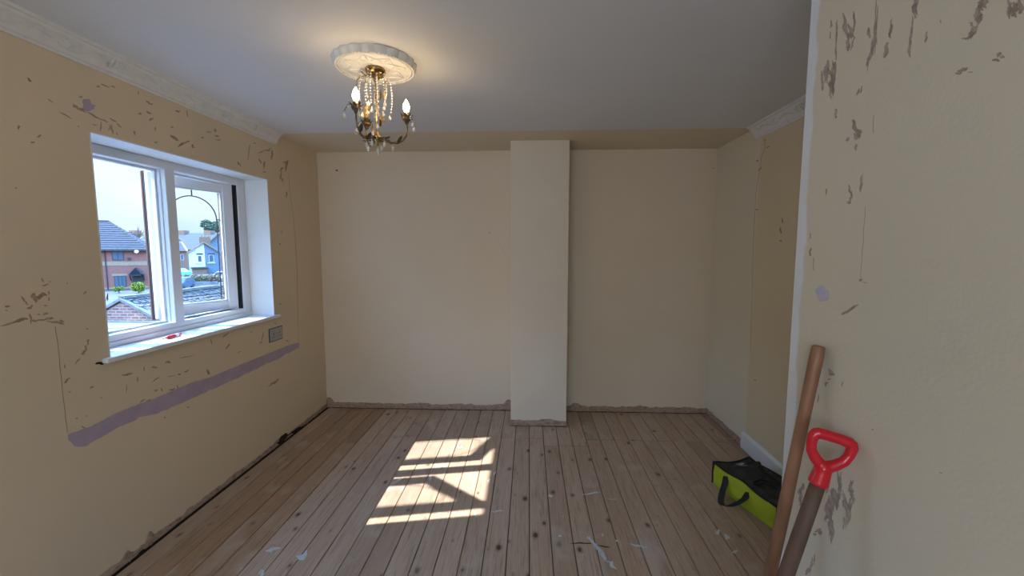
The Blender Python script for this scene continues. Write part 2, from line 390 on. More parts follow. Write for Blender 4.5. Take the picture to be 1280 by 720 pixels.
L_SC = [  # left wall: centre, length, width, angle
 (37, 100, 7, 4, 40), (63, 126, 8, 2, 35), (23, 159, 5, 4, 80), (49, 170, 6, 3, -20), (41, 178, 5, 3, 10), (82, 144, 16, 2, 30),
 (101, 121, 4, 3, 0), (94, 133, 8, 4, 40), (101, 137, 15, 4, 28), (118, 145, 22, 2.2, 28), (131, 151, 8, 2.2, 25), (126, 158, 12, 2, 92),
 (141, 150, 9, 2, 30), (149, 157, 8, 2, 40), (140, 162, 10, 3, 80), (137, 160, 7, 2, 110), (146, 167, 4, 2, 60), (118, 156, 6, 2, 10),
 (123, 108, 4, 3, 20), (131, 107, 11, 2, 20), (141, 108, 6, 2, 15), (173, 116, 4, 1.5, 85), (187, 129, 9, 3, 30), (175, 142, 4, 3, 0), (186, 141, 7, 3, 30), (189, 149, 6, 3, -30),
 (168, 166, 5, 2, 80), (194, 161, 4, 2, 90), (195, 178, 4, 3, 0), (215, 159, 3, 2, 0), (222, 139, 6, 3, 10), (234, 142, 9, 1.5, 85),
 (217, 172, 13, 4, 33), (228, 180, 14, 3.5, -28), (234, 177, 6, 2.5, -10), (241, 183, 6, 4, 50), (261, 165, 7, 2, 0), (269, 163, 3, 5, 0), (271, 170, 7, 2, 20), (273, 175, 7, 2, 10), (253, 172, 3, 2, 0),
 (311, 190, 18, 1.6, 98), (318, 179, 3, 2, 0), (326, 190, 10, 2, -20), (334, 188, 7, 2, 10), (340, 193, 12, 3, 95), (336, 187, 6, 2, -30), (330, 206, 9, 3, 100), (325, 201, 6, 2, 60), (330, 215, 4, 2, 0),
 (299, 205, 6, 3, 50), (358, 206, 13, 3.5, 100), (352, 211, 6, 3, -40), (351, 220, 10, 2.5, 95), (357, 203, 6, 3, 20), (358, 243, 8, 2.5, 95), (353, 225, 5, 2, 90),
 (9, 383, 7, 3, 0), (8, 388, 3, 2, 0), (29, 374, 9, 3, 50), (33, 379, 5, 2, 60), (43, 372, 14, 8, 70), (51, 370, 14, 8, -20), (38, 384, 9, 4, -30), (55, 368, 6, 4, 20),
 (53, 350, 6, 2.5, 60), (57, 356, 9, 2, -15), (62, 352, 3, 1.5, 0), (61, 366, 5, 2, 80), (61, 374, 5, 1.5, 80), (57, 382, 4, 2, 0), (84, 354, 3, 1.5, 90), (106, 366, 5, 2.5, -50),
 (14, 404, 26, 3, -14), (26, 400, 16, 6, -10), (38, 397, 12, 3.5, 80), (42, 401, 6, 4, 20), (52, 400, 18, 2.5, -8), (57, 392, 7, 3.5, -25), (62, 398, 10, 3.5, 0), (70, 403, 22, 4, 10), (77, 402, 7, 4, 10), (48, 393, 5, 1.5, 0),
 (109, 411, 3, 2, 0), (110, 427, 7, 3, 95), (107, 436, 8, 4, 100), (104, 441, 7, 4, -40), (97, 451, 9, 2, -50), (81, 458, 5, 2, 80), (83, 476, 9, 3, -45), (115, 484, 5, 2.5, -20), (87, 490, 3, 2, 0),
 (159, 468, 13, 4, -8), (172, 474, 6, 1.5, 90), (193, 459, 6, 3.5, 0), (210, 453, 7, 3, 0), (195, 474, 9, 2.5, -35), (180, 461, 5, 1.5, 90), (195, 488, 5, 2.5, -10), (202, 487, 5, 1.5, 70), (178, 501, 8, 2, -30), (185, 501, 7, 2.5, -30),
 (158, 486, 10, 1, 92), (104, 534, 6, 2, 30), (96, 523, 3, 2, 0), (127, 497, 3, 1.5, 0),
 (233, 446, 16, 1.4, -12), (210, 452, 5, 3, 0), (233, 464, 6, 2, -30), (224, 468, 5, 2.5, 0), (214, 470, 10, 1.2, -10), (215, 487, 8, 2.5, -10), (222, 484, 5, 1.5, 80), (260, 465, 7, 3.5, 60),
 (285, 433, 11, 2, -45), (282, 419, 9, 2, -40), (264, 427, 6, 1.5, 80), (299, 440, 4, 1.5, -20), (328, 421, 11, 1.6, 100), (326, 428, 5, 2, -30), (314, 415, 3, 1.5, 0), (359, 426, 4, 2, 20),
 (343, 478, 11, 3.5, -35), (337, 482, 6, 1.2, -20), (347, 475, 5, 2, -60), (206, 522, 2.5, 2, 0), (235, 509, 3, 2, 0), (344, 404, 3, 2, 20), (350, 380, 3, 2, 40), (108, 520, 2, 1.5, 0),
 (134, 372, 2.5, 12, 8), (352, 290, 3, 1.5, 80), (350, 305, 3, 2, 60), (98, 158, 3, 1.5, 20), (20, 235, 3, 2, 0)]
for a in L_SC: scar(wall_left, 0, XL, 1, *a)
scar(wall_left, 0, XL, 1, 110, 132, 17, 13, 55, m_purple, rag=.35, name='filler_patch')
scar(wall_left, 0, XL, 1, 125, 454, 11, 4, -6, m_dark, rag=.3, name='hole')
scar(wall_left, 0, XL, 1, 421-1, 212, 2, 2, 0, m_dark, name='hole') if False else None
# dark hollows at the skirting line
for (px, py, l, w_, a) in ((353, 549, 20, 9, -38), (370, 538, 16, 5, -36), (384, 527, 12, 4, -38), (172, 697, 34, 7, -42), (191, 675, 12, 4, -75), (163, 697, 10, 3, -80), (410, 505, 5, 8, 0)):
    scar(wall_left, 0, XL+.0075, 1, px, py, l, w_, a, m_dark if l > 13 else m_scar, rag=.6, name='hollow')
# mauve filler band under the window
def strip_px(parent, ax, v, sgn, top, bot, m, name, lift=.0013, rag=.8, step=4, seed=2):
    def interp(L, x):
        for (x0, y0), (x1, y1) in zip(L, L[1:]):
            if x0 <= x <= x1: return y0+(y1-y0)*(x-x0)/(x1-x0)
        return L[-1][1]
    xs = []; x = max(top[0][0], bot[0][0]); xe = min(top[-1][0], bot[-1][0])
    while x < xe: xs.append(x); x += step
    xs.append(xe)
    d = Vector((0, 0, 0)); d[ax] = sgn*lift; vs = []
    for i, x in enumerate(xs):
        jt = rag*noise.noise(Vector((x*.21, seed, 1))); jb = rag*2*noise.noise(Vector((x*.17, seed+4, 2)))
        a = at(x, interp(top, x)+jt, ax, v); b = at(x, interp(bot, x)+jb, ax, v)
        vs += [a, a+d, b+d, b]
    fs = []
    for i in range(len(xs)-1):
        for j in range(3): fs.append((i*4+j, i*4+4+j, i*4+5+j, i*4+1+j))
    fs += [(0, 1, 2, 3), tuple(len(vs)-4+j for j in range(4))[::-1]]
    return MB().add(vs, fs).build(name, m, parent)
strip_px(wall_left, 0, XL, 1, [(85, 543), (113, 533), (150, 514), (196, 497), (240, 478), (262, 472), (300, 456), (345, 438), (362, 431), (374, 428)],
         [(85, 549), (93, 558), (104, 559), (150, 533), (168, 526), (172, 522), (196, 517), (240, 498), (300, 471), (336, 453), (350, 448), (356, 443), (374, 435)], m_purple, 'filler_band')
def crack(parent, ax, v, sgn, pts, wd, m=m_scar, name='crack'):
    d = Vector((0, 0, 0)); d[ax] = sgn*.0007
    P = [at(x, y, ax, v)+d for x, y in pts]; Q = []
    for a, b in zip(P, P[1:]):
        for k in range(4): Q.append(a.lerp(b, k/4)+Vector((0, noise.noise(a*9+Vector((k, 0, 0)))*.002, 0)))
    Q.append(P[-1])
    return MB().tube(Q, wd, 4).build(name, m, parent)
m_line = mat('crack_line', (.34, .25, .16), .9)  # thin lines darker than the wall paint
crack(wall_left, 0, XL, 1, [(361, 215), (362, 240), (366, 262), (369, 300), (371, 330), (372, 380), (373, 427)], .0009, m_line)
crack(wall_left, 0, XL, 1, [(69, 408), (73, 440), (76, 470), (80, 505), (84, 541)], .0010, m_line)
crack(wall_right, 0, XR, -1, [(955, 172), (957, 185), (952, 195), (950, 210), (945, 240), (942, 300), (940, 370), (938, 440)], .0009, m_line)
for a in ((947, 201, 3, 3, 0), (960, 184, 4, 2, -30), (950, 211, 5, 2, -50), (978, 276, 6, 2, 80), (976, 288, 9, 2.5, 80), (976, 301, 4, 2, 0), (892, 210, 4, 1.5, 0), (946, 262, 3, 2, 0), (944, 475, 3, 1.5, 0), (957, 175, 3, 1.5, 0)):
    if a[0] == 892: scar(wall_back, 1, YB, -1, *a)
    else: scar(wall_right, 0, XR, -1, *a)
scar(wall_back, 1, YB, -1, 421, 213, 2.6, 2.4, 0, m_dark, name='hole'); scar(wall_back, 1, YB, -1, 612, 291, 3, 1.2, 0)
crack(wall_back, 1, YB, -1, [(612, 291), (620, 295), (628, 312), (632, 320)], .0007, m_line)
N_SC = [ # near wall
 (1057, 33, 26, 8, 82), (1064, 40, 16, 7, 70), (1068, 27, 22, 3.5, 88), (1046, 40, 26, 2.5, 92), (1039, 30, 9, 2.5, 95), (1038, 44, 8, 2, 92), (1060, 57, 14, 6, 95), (1066, 54, 14, 2.5, 105),
 (1035, 85, 18, 7, 88), (1042, 92, 42, 8, 90), (1040, 105, 26, 9, 88), (1028, 100, 22, 4, 88), (1033, 92, 22, 7, 95), (1045, 66, 14, 3, 88), (1038, 117, 12, 3, 85),
 (1095, 38, 48, 4.5, 93), (1092, 55, 24, 6, 100), (1087, 73, 24, 6, 104), (1086, 40, 14, 5, 85), (1095, 8, 20, 1.5, 92),
 (1114, 34, 18, 5.5, 97), (1112, 42, 8, 3, 95), (1108, 63, 20, 7, 100), (1144, 10, 22, 9, 88), (1146, 3, 10, 4, 90), (1141, 25, 10, 2, 95), (1139, 45, 26, 4, 97), (1137, 62, 16, 4.5, 92), (1158, 47, 13, 3.5, 100),
 (1176, 27, 3, 1.6, 80), (1228, 4, 18, 14, 100), (1222, 18, 18, 9, 100), (1224, 28, 20, 5, 110), (1216, 40, 16, 9, 120), (1210, 47, 15, 4, 160), (1214, 30, 6, 4, 60),
 (1262, 8, 22, 9, 90), (1268, 14, 16, 12, 90), (1276, 8, 18, 9, 80), (1203, 88, 11, 7, -20), (1198, 92, 7, 3, 0), (1213, 90, 5, 1.5, 0), (1249, 68, 8, 5, -50), (1246, 75, 8, 4, 10), (1253, 71, 5, 4, 0),
 (1073, 115, 9, 3, 110), (1077, 112, 9, 2, 100), (1045, 142, 12, 4, 90), (1068, 156, 14, 5, 80), (1072, 163, 14, 7, 60), (1070, 171, 10, 6, 90), (1060, 174, 7, 4, 130), (1070, 184, 8, 4, 95), (1075, 168, 10, 3, 100),
 (1077, 229, 20, 4, 97), (1062, 236, 9, 3.5, 80), (1064, 246, 10, 4, 100), (1061, 253, 5, 5, 0), (1033, 240, 8, 2, 90), (1076, 350, 4, 4, 0), (1081, 353, 6, 1.2, 10), (1061, 388, 24, 4.5, -30), (1068, 383, 12, 2.5, -30),
 (1013, 295, 7, 1.6, 90), (1013, 314, 10, 4, 95), (1017, 330, 14, 1.3, 90),
 (1039, 466, 8, 7, 60), (1033, 480, 7, 3, 110), (1037, 474, 4, 2, 0), (1053, 480, 6, 1.8, 110), (1023, 498, 9, 2, 100), (1034, 610, 14, 5, 90), (1091, 537, 2, 2, 0),
 (1037, 635, 34, 11, 95), (1039, 658, 34, 9, 90), (1044, 625, 30, 12, 88), (1061, 640, 34, 8, 98), (1064, 610, 18, 7, 95), (1055, 655, 16, 3, 95), (1066, 621, 16, 6, 80), (1049, 612, 44, 9, 92), (1056, 627, 22, 7, 80), (1033, 645, 14, 4, 95),
 (1024, 665, 9, 8, 40), (1018, 668, 5, 4, 0), (1014, 708, 20, 3.5, 100), (1010, 714, 12, 5, 110), (1002, 612, 15, 6, 110), (1001, 625, 14, 5, 95), (1018, 700, 12, 2.5, 95), (1176, 591, 4, 1.2, 30)]
XN = .82
for a in N_SC: scar(wall_near, 0, XN, -1, *a, m_scarn, rag=.6)
scar(wall_near, 0, XN, -1, 1028, 367, 21, 15, 95, m_lilac, rag=.3, name='paint_smudge')
crack(wall_near, 0, XN, -1, [(1082, 258), (1080, 290), (1078, 320), (1076, 348)], .0003, m_line)
crack(wall_near, 0, XN, -1, [(1092, 145), (1092, 166)], .0004, m_line)

# ------------------------------------------------------------------ ceiling cornices
def cornice(name, xw, sgn, y0, y1):
    """plaster cove: wall side at xw, growing away from the wall by sgn"""
    prof = [(0, -.088), (.008, -.088), (.010, -.078), (.018, -.074), (.022, -.062), (.030, -.046), (.042, -.032), (.056, -.022), (.060, -.014), (.072, -.012), (.074, 0), (0, 0)]
    pl = [(xw+sgn*a, y0, H+b) for a, b in prof]
    o = struct(MB().prism(pl, (0, y1-y0, 0)).build(name, m_coving, bevel=0))
    mb = MB(); y = y1-.10
    def P(u, s):   # u 0..1 across the cove face, s along
        x = .020+.036*u; z = -.066+.045*(u**.8)
        return Vector((xw+sgn*x+sgn*.001, s, H+z-.002))
    i = 0
    while y > y0+.25:
        pts = [P(.5+.42*math.sin(q*.55)*(.3+.7*q/10), y-.018*q) for q in range(11)]
        mb.tube(pts, [.0035+.0016*math.sin(q*.6) for q in range(11)], 5)
        hook = [P(.5+.34*math.cos(a), y-.19+.022*math.sin(a)) for a in [k*.6 for k in range(8)]]
        mb.tube(hook, [.0042-.0003*k for k in range(8)], 5)
        if i % 3 == 1:
            for s in (-1, 0, 1):
                mb.tube([P(.1, y-.235+s*.012), P(.5, y-.235+s*.026), P(.95, y-.235+s*.020)], [.002, .0055, .002], 5)
        i += 1; y -= .235
    tag(mb.build('moulding', m_coving, o, smooth=True), kind='stuff')
    return o
cornice('trim_1', XL, 1, YR, 3.165)
cornice('trim_2', XR, -1, 1.312, 3.165)
struct(MB().prism([(XR, 1.32, 0), (XR-.02, 1.32, 0), (XR-.02, 1.32, .105), (XR-.014, 1.32, .118), (XR-.006, 1.32, .125), (XR, 1.32, .125)], (0, 3.135-1.32, 0)).build('baseboard_right', m_white))

# ------------------------------------------------------------------ window
win = struct(thing('window_1', (-2.15, 2.42, WZ1), None, None))
# white reveal lining
FX0, FX1 = -2.19, -2.118
mb = MB(); t = .006
mb.box(FX1+.002, XL+.0006, WY1, WY1+t, WZ1, WZ2); mb.box(FX1+.002, XL+.0006, WY2-t, WY2, WZ1, WZ2); mb.box(FX1+.002, XL+.0006, WY1, WY2, WZ2-t, WZ2)
mb.build('reveal', m_reveal, win)
# outer brick edge beyond the frame is the wall itself; sill board inside
mb = MB(); mb.box(-2.125, XL+.002, WY1+.004, WY2-.004, WZ1-.022, WZ1+.0015); mb.box(XL, XL+.03, WY1-.035, WY2+.035, WZ1-.022, WZ1+.0015)
mb.build('window_sill', m_white, win, bevel=.005)
bx('outer_sill', -2.36, -2.19, WY1-.03, WY2+.03, WZ1-.03, WZ1+.02, m_brown, win, .004)
FX0, FX1 = -2.19, -2.118
MY0, MY1 = 2.37, 2.435
mb = MB()
def fr(y0, y1, z0, z1, x0=FX0, x1=FX1): mb.box(x0, x1, y0, y1, z0, z1)
fr(WY1+.07, WY2-.085, WZ2-.055, WZ2-.004); fr(WY1+.07, WY2-.085, WZ1, WZ1+.062); fr(WY1, WY1+.07, WZ1, WZ2-.004); fr(WY2-.085, WY2, WZ1, WZ2-.004)
# step of the profile: narrower nose on the room side at the foot, flange outside
fr(WY1, WY2, WZ1, WZ1+.030, FX1, FX1+.010)
for y0, y1, z0, z1 in ((WY1, WY2, WZ2-.068, WZ2-.05), (WY1, WY2, WZ1+.06, WZ1+.074), (WY1+.06, WY1+.082, WZ1, WZ2-.05)):
    fr(y0, y1, z0, z1, FX0-.004, FX0+.022)
mb.build('window_frame', m_upvc, win, bevel=.005)
mb = MB(); fr(MY0, MY1, WZ1+.05, WZ2-.05, FX0, FX1+.001); fr(MY0-.012, MY1+.012, WZ1+.05, WZ2-.05, FX0-.004, FX0+.020); fr(MY0-.006, MY1+.006, WZ1+.05, WZ2-.05, FX0+.028, FX0+.045)
mb.build('mullion', m_upvc, win, bevel=.004)
bx('outer_facing', FX0-.012, FX0-.0045, WY1, WY2, WZ1, WZ1+.06, m_brown, win)
def sash(hx, hy, dirv, out, W, z0=1.078, z1=1.992, flip=1):
    """sash in its own frame: s along the width from the hinge, o outward, z"""
    D = Vector(dirv).normalized(); O = Vector(out).normalized()
    T = lambda s, o, z: Vector((hx, hy, 0))+D*s+O*o+Vector((0, 0, z))
    F = .068; dep = .062
    mb = MB()
    b = lambda s0, s1, o0, o1, za, zb: mb.box(s0, s1, o0, o1, za, zb, fn=T)
    b(0, F, 0, dep*.72, z0, z1); b(W-F, W, 0, dep*.72, z0, z1); b(F, W-F, 0, dep*.72, z0, z0+F); b(F, W-F, 0, dep*.72, z1-F, z1)
    root = mb.build('sash', m_upvc, win, bevel=.004)
    mb = MB()   # inner glazing bead
    b = lambda s0, s1, o0, o1, za, zb: mb.box(s0, s1, o0, o1, za, zb, fn=T)
    g = F; q = .012
    b(g, g+q, .008, .022, z0+g, z1-g); b(W-g-q, W-g, .008, .022, z0+g, z1-g); b(g, W-g, .008, .022, z0+g, z0+g+q); b(g, W-g, .008, .022, z1-g-q, z1-g)
    mb.build('glazing_bead', m_upvc, root, bevel=.002)
    mb = MB()
    b = lambda s0, s1, o0, o1, za, zb: mb.box(s0, s1, o0, o1, za, zb, fn=T)
    x = .006
    b(-x, F, dep*.72, dep, z0-x, z1+x); b(W-F, W+x, dep*.72, dep, z0-x, z1+x); b(F, W-F, dep*.72, dep, z0-x, z0+F); b(F, W-F, dep*.72, dep, z1-F, z1+x)
    mb.build('outer_facing', m_brown, root, bevel=.003)
    mb = MB(); c = .003   # rubber seal round the edge
    b = lambda s0, s1, o0, o1, za, zb: mb.box(s0, s1, o0, o1, za, zb, fn=T)
    b(-c, 0, .028, .036, z0, z1); b(W, W+c, .028, .036, z0, z1); b(0, W, .028, .036, z0-c, z0); b(0, W, .028, .036, z1, z1+c)
    b(-.016, -.003, .002, .03, z0+.01, z1-.01)
    mb.build('rubber_seal_gap', m_seal, root)
    mb = MB(); mb.box(g, W-g, .024, .028, z0+g, z1-g, fn=T); mb.build('pane', m_glass, root)
    # lead arch
    mb = MB(); sc = W/2; R = (W/2-g)*.80; zt = z1-g-.052-R; zb = z0+g; o = .022
    arc = [T(sc+R*math.cos(a), o, zt+R*math.sin(a)) for a in [math.pi*i/20 for i in range(21)]]
    path = [T(sc+R, o, zb)]+arc+[T(sc-R, o, zb)]
    mb.tube(path, .0038, 6)
    mb.tube([T(sc, o, zt+R), T(sc, o, z1-g)], .0038, 6)
    for sg in (-1, 1): mb.tube([T(sc+sg*R, o, zt), T(sc+sg*(W/2-g), o, zt)], .0038, 6)
    mb.tube([T(g, o, zb+.055), T(W-g, o, zb+.055)], .0038, 6)
    mb.build('lead_arch', m_lead, root)
    # handle on the free stile
    mb = MB(); zc = (z0+z1)/2+.02; s0 = W-F*.5
    MB().box(s0-.013, s0+.013, -.010, 0, zc-.035, zc+.035, fn=T).build('handle_plate', m_bronze, root)
    mb.tube([T(s0, -.008, zc), T(s0, -.035, zc), T(s0, -.042, zc+.004), T(s0-.03, -.044, zc+.02), T(s0-.10, -.040, zc+.02)], [.009, .009, .010, .009, .006], 8)
    mb.build('handle', m_chrome, root, smooth=True)
    return root, T
ph = rad(22)
sash(-2.140, 2.945, (-math.sin(ph), -math.cos(ph), 0), (-math.cos(ph), math.sin(ph), 0), .505)
ph = rad(53)
sash(-2.225, 1.972, (-math.sin(ph), math.cos(ph), 0), (-math.cos(ph), -math.sin(ph), 0), .49)
bx('rubber_seal_gap', -2.192, -2.122, WY2-.0875, WY2-.0845, WZ1+.063, WZ2-.056, m_seal, win)  # black strip painting in the dark gap between sash and jamb
bx('rubber_seal_gap', -2.192, -2.150, MY1+.012, WY2-.088, WZ1+.0615, WZ1+.064, m_seal, win)  # black strip likewise darkening the gap along the bottom rail
# friction stays
mb = MB()
mb.box(-2.185, -2.165, 2.45, 2.92, WZ1+.064, WZ1+.067); mb.tube([(-2.18, 2.60, WZ1+.069), (-2.26, 2.68, WZ1+.069)], .003, 6)
mb.box(-2.19, -2.17, 1.89, 2.3, WZ1+.064, WZ1+.067); mb.tube([(-2.18, 2.2, WZ1+.069), (-2.36, 2.08, WZ1+.069)], .003, 6)
mb.build('window_stay', m_chrome, win)
# striker plates on the mullion
mb = MB()
for z in (1.14, 1.5, 1.9): mb.box(FX0+.022, FX0+.040, MY0-.004, MY0+.002, z-.025, z+.025)
mb.build('striker', m_chrome, win)

# ------------------------------------------------------------------ double socket on the left wall
sy0, sy1, sz0, sz1 = 2.972, 3.130, .824, .918
so_ = thing('socket', (XL, (sy0+sy1)/2, sz0), 'grey unscrewed double wall socket set into the cream wall under the window corner', 'socket')
MB().box(XL-.0, XL+.0045, sy0-.004, sy1+.004, sz0-.005, sz1+.004).build('back_box', m_dark, so_)
MB().box(XL+.001, XL+.009, sy0, sy1, sz0, sz1).build('face_plate', m_pl, so_, bevel=.002)
for cy in (sy0+.042, sy1-.042):
    mb = MB(); X = XL+.0092
    mb.box(X-.001, X+.0004, cy-.003, cy+.003, sz0+.046, sz0+.058); mb.box(X-.001, X+.0004, cy-.015, cy-.008, sz0+.026, sz0+.031); mb.box(X-.001, X+.0004, cy+.008, cy+.015, sz0+.026, sz0+.031)
    mb.build('socket_hole', m_seal, so_)
    MB().box(X-.001, X+.004, cy-.006, cy+.006, sz0+.067, sz0+.085).build('switch', m_pl, so_, bevel=.001)

# ------------------------------------------------------------------ red tool on the sill
tz = WZ1+.0015
p0, p1 = Vector((-1.99, 2.135, tz+.010)), Vector((-2.005, 2.275, tz+.010))
ax = (p1-p0).normalized()
rt_ = thing('screwdriver', ((p0+p1)/2)-Vector((0, 0, .010)), 'small red handled screwdriver with white collar lying on the window sill', 'screwdriver')
MB().lathe([(.005, .030), (.0085, .034), (.010, .045), (.0085, .052), (.010, .060), (.0085, .068), (.010, .076), (.009, .088), (.006, .092)], p0, 14, axis=ax).build('grip', m_red, rt_, smooth=True)
MB().lathe([(.0065, .092), (.009, .095), (.009, .112), (.006, .114)], p0, 14, axis=ax).build('collar', m_white, rt_, smooth=True)
MB().lathe([(.006, .114), (.009, .117), (.009, .132), (.004, .137)], p0, 14, axis=ax).build('end_cap', mat('pink_plastic', (.6, .15, .25), .4), rt_, smooth=True)
MB().lathe([(.0012, -.004), (.003, .004), (.003, .030)], p0+Vector((0, 0, 0)), 8, axis=ax).build('shank', m_steel, rt_)

# ------------------------------------------------------------------ ceiling rose
CX, CY = -.735, 2.030
rose = thing('ceiling_rose', (CX, CY, H), 'round moulded plaster ceiling rose with scalloped rim above the chandelier', 'ceiling rose')
n = 176; vs = []; prof = [(1.00, 0), (1.00, -.008), (.965, -.020), (.935, -.029), (.925, -.032), (.91, -.029), (.60, -.028), (.30, -.030), (.02, -.030)]
R0 = .194
for r, z in prof:
    for j in range(n):
        q = 2*math.pi*j/n
        sc_ = 1-.045*(1-abs(math.sin(q*10))) if r > .93 else 1
        vs.append((CX+R0*r*sc_*math.cos(q), CY+R0*r*sc_*math.sin(q), H+z))
fs = [(i*n+j, i*n+(j+1) % n, (i+1)*n+(j+1) % n, (i+1)*n+j) for i in range(len(prof)-1) for j in range(n)]
fs.append(tuple((len(prof)-1)*n+j for j in range(n)))
MB().add(vs, fs).build('disc', m_coving, rose, smooth=False)
mb = MB()
for rr, tr_ in ((.165, .003), (.158, .0018), (.062, .003)):
    mb.tube([(CX+rr*math.cos(2*math.pi*k/60), CY+rr*math.sin(2*math.pi*k/60), H-.029) for k in range(61)], tr_, 5, cap=False)
for k in range(64):
    q = 2*math.pi*k/64; mb.tube([(CX+.171*math.cos(q), CY+.171*math.sin(q), H-.030), (CX+.171*math.cos(q), CY+.171*math.sin(q), H-.0345)], [.003, .001], 5)
for k in range(8):
    q = 2*math.pi*k/8; q2 = q+math.pi*2/8
    pts = []
    for i in range(9):
        u = i/8; a = q+(q2-q)*u; r = .148-.040*math.sin(math.pi*u); pts.append((CX+r*math.cos(a), CY+r*math.sin(a), H-.029))
    mb.tube(pts, [.001+.003*math.sin(math.pi*i/8) for i in range(9)], 5)
    pts = []
    for i in range(9):
        u = i/8; a = q+(q2-q)*u; r = .070+.034*math.sin(math.pi*u); pts.append((CX+r*math.cos(a), CY+r*math.sin(a), H-.029))
    mb.tube(pts, [.001+.0028*math.sin(math.pi*i/8) for i in range(9)], 5)
    a = q; mb.tube([(CX+.09*math.cos(a), CY+.09*math.sin(a), H-.029), (CX+.125*math.cos(a), CY+.125*math.sin(a), H-.030), (CX+.15*math.cos(a), CY+.15*math.sin(a), H-.029)], [.001, .005, .001], 5)
tag(mb.build('moulding', m_coving, rose, smooth=True), kind='stuff')

# ------------------------------------------------------------------ chandelier
ZT = H-.031
ch = thing('chandelier', (CX, CY, ZT), 'three-armed brass and bronze chandelier with crystal drops and lit candle bulbs', 'chandelier')
MB().lathe([(.010, -.034), (.030, -.030), (.044, -.020), (.048, -.010), (.048, -.003), (.046, 0)], (CX, CY, ZT), 28).build('canopy', m_gold, ch, smooth=True)
ZH = 2.052
MB().lathe([(.0005, ZH-.040), (.006, ZH-.034), (.004, ZH-.024), (.012, ZH-.014), (.020, ZH-.004), (.016, ZH+.008), (.007, ZH+.016), (.0045, ZH+.03), (.006, ZH+.10), (.004, ZH+.12), (.0045, ZT-.06), (.009, ZT-.05), (.005, ZT-.03)], (CX, CY, 0), 14).build('stem', m_gold, ch, smooth=True)
def leaf(mb, base, d, upv, L, W_, curl=.35, mi=0):
    d = Vector(d).normalized(); upv = Vector(upv); s = d.cross(upv).normalized(); base = Vector(base); u2 = s.cross(d)
    rows = 5; vs = []
    for i in range(rows+1):
        t = i/rows; c = base+d*L*t+u2*(curl*L*t*t); wd = W_*math.sin(math.pi*min(1, t*.92+.08))**.8*.5
        vs += [c-s*wd+u2*wd*.35, c-u2*.0006, c+s*wd+u2*wd*.35]
    fs = [(i*3+j, i*3+j+1, i*3+4+j, i*3+3+j) for i in range(rows) for j in range(2)]
    mb.add(vs, fs, mi)
def drop(mb, p, L=.022, r=.006):
    p = Vector(p)
    mb.lathe([(.0004, 0), (r*.35, -L*.25), (r, -L*.62), (r*.75, -L*.85), (.0004, -L)], p, 6)
rc = random.Random(11)
BZ = 2.207; RA = .139
dirs = [Vector((-.049, -.143, 0)).normalized(), Vector((.146, .032, 0)).normalized(), Vector((-.098, .111, 0)).normalized()]
c0 = Vector((CX, CY, 0))
for k, d in enumerate(dirs):
    side = Vector((-d.y, d.x, 0)); tip = c0+d*RA
    path = [(.010, ZH), (.035, ZH-.008), (.065, ZH-.020), (.095, ZH-.022), (.120, ZH-.008), (.136, ZH+.020), (.141, ZH+.055), (.139, ZH+.084)]
    arm = MB().tube([c0+d*a+Vector((0, 0, z)) for a, z in path], [.0045, .0042, .004, .004, .004, .004, .0042, .005], 8).build('arm', m_bronze, ch, smooth=True)
    zc = ZH+.084
    mb = MB(); mb.lathe([(.004, zc-.004), (.018, zc+.004), (.024, zc+.016), (.020, zc+.018), (.011, zc+.020), (.0105, zc+.042), (.0085, zc+.043)], tip, 14)
    mb.build('candle_cup', m_bronze, arm, smooth=True)
    for j in range(7):
        mb = MB(); a = 2*math.pi*j/7+.3; dd = Vector((math.cos(a), math.sin(a), 0))
        leaf(mb, tip+dd*.008+Vector((0, 0, zc-.012)), dd*.30+Vector((0, 0, 1)), -dd, .052, .024, -.22); mb.build('leaf', m_bronze, arm, fix=False)
    for j in range(4):
        mb = MB(); a, z = path[1+j]; leaf(mb, c0+d*a+Vector((0, 0, z)), d*.7+side*(1 if j % 2 else -1)+Vector((0, 0, -.15+.3*j)), (0, 0, 1), .048, .020, .3); mb.build('leaf', m_bronze, arm, fix=False)
    # bulb
    zb = zc+.041
    mb = MB(); mb.lathe([(.007, zb), (.0125, zb+.010), (.0155, zb+.022), (.0145, zb+.034), (.010, zb+.046), (.005, zb+.056), (.0008, zb+.063)], tip, 14)
    if k < 2: tag(mb.build('bulb', m_bulb, arm, smooth=True), 'glowing candle bulb')
    else: tag(mb.build('bulb', m_amber, arm, smooth=True), 'unlit candle bulb hidden behind the crystals')
    # two curved tendrils with crystal drops
    tm = MB()
    for sg in (-1, 1):
        v = (side*sg*.8+d*.6).normalized()
        pts = [tip+v*q+Vector((0, 0, zc-.002+.030*math.sin(q*60)-.2*max(0, q-.03))) for q in (.005, .015, .025, .035, .045, .052)]
        tm.tube(pts, .0019, 5)
        for e_, l_, r_ in ((pts[-1], .034, .0085), (pts[3], .022, .006)): cm = MB(); drop(cm, e_, l_, r_); cm.build('crystal_drop', m_crystal, arm)
    v = -d; 
    tm.build('tendril', m_bronze, arm)
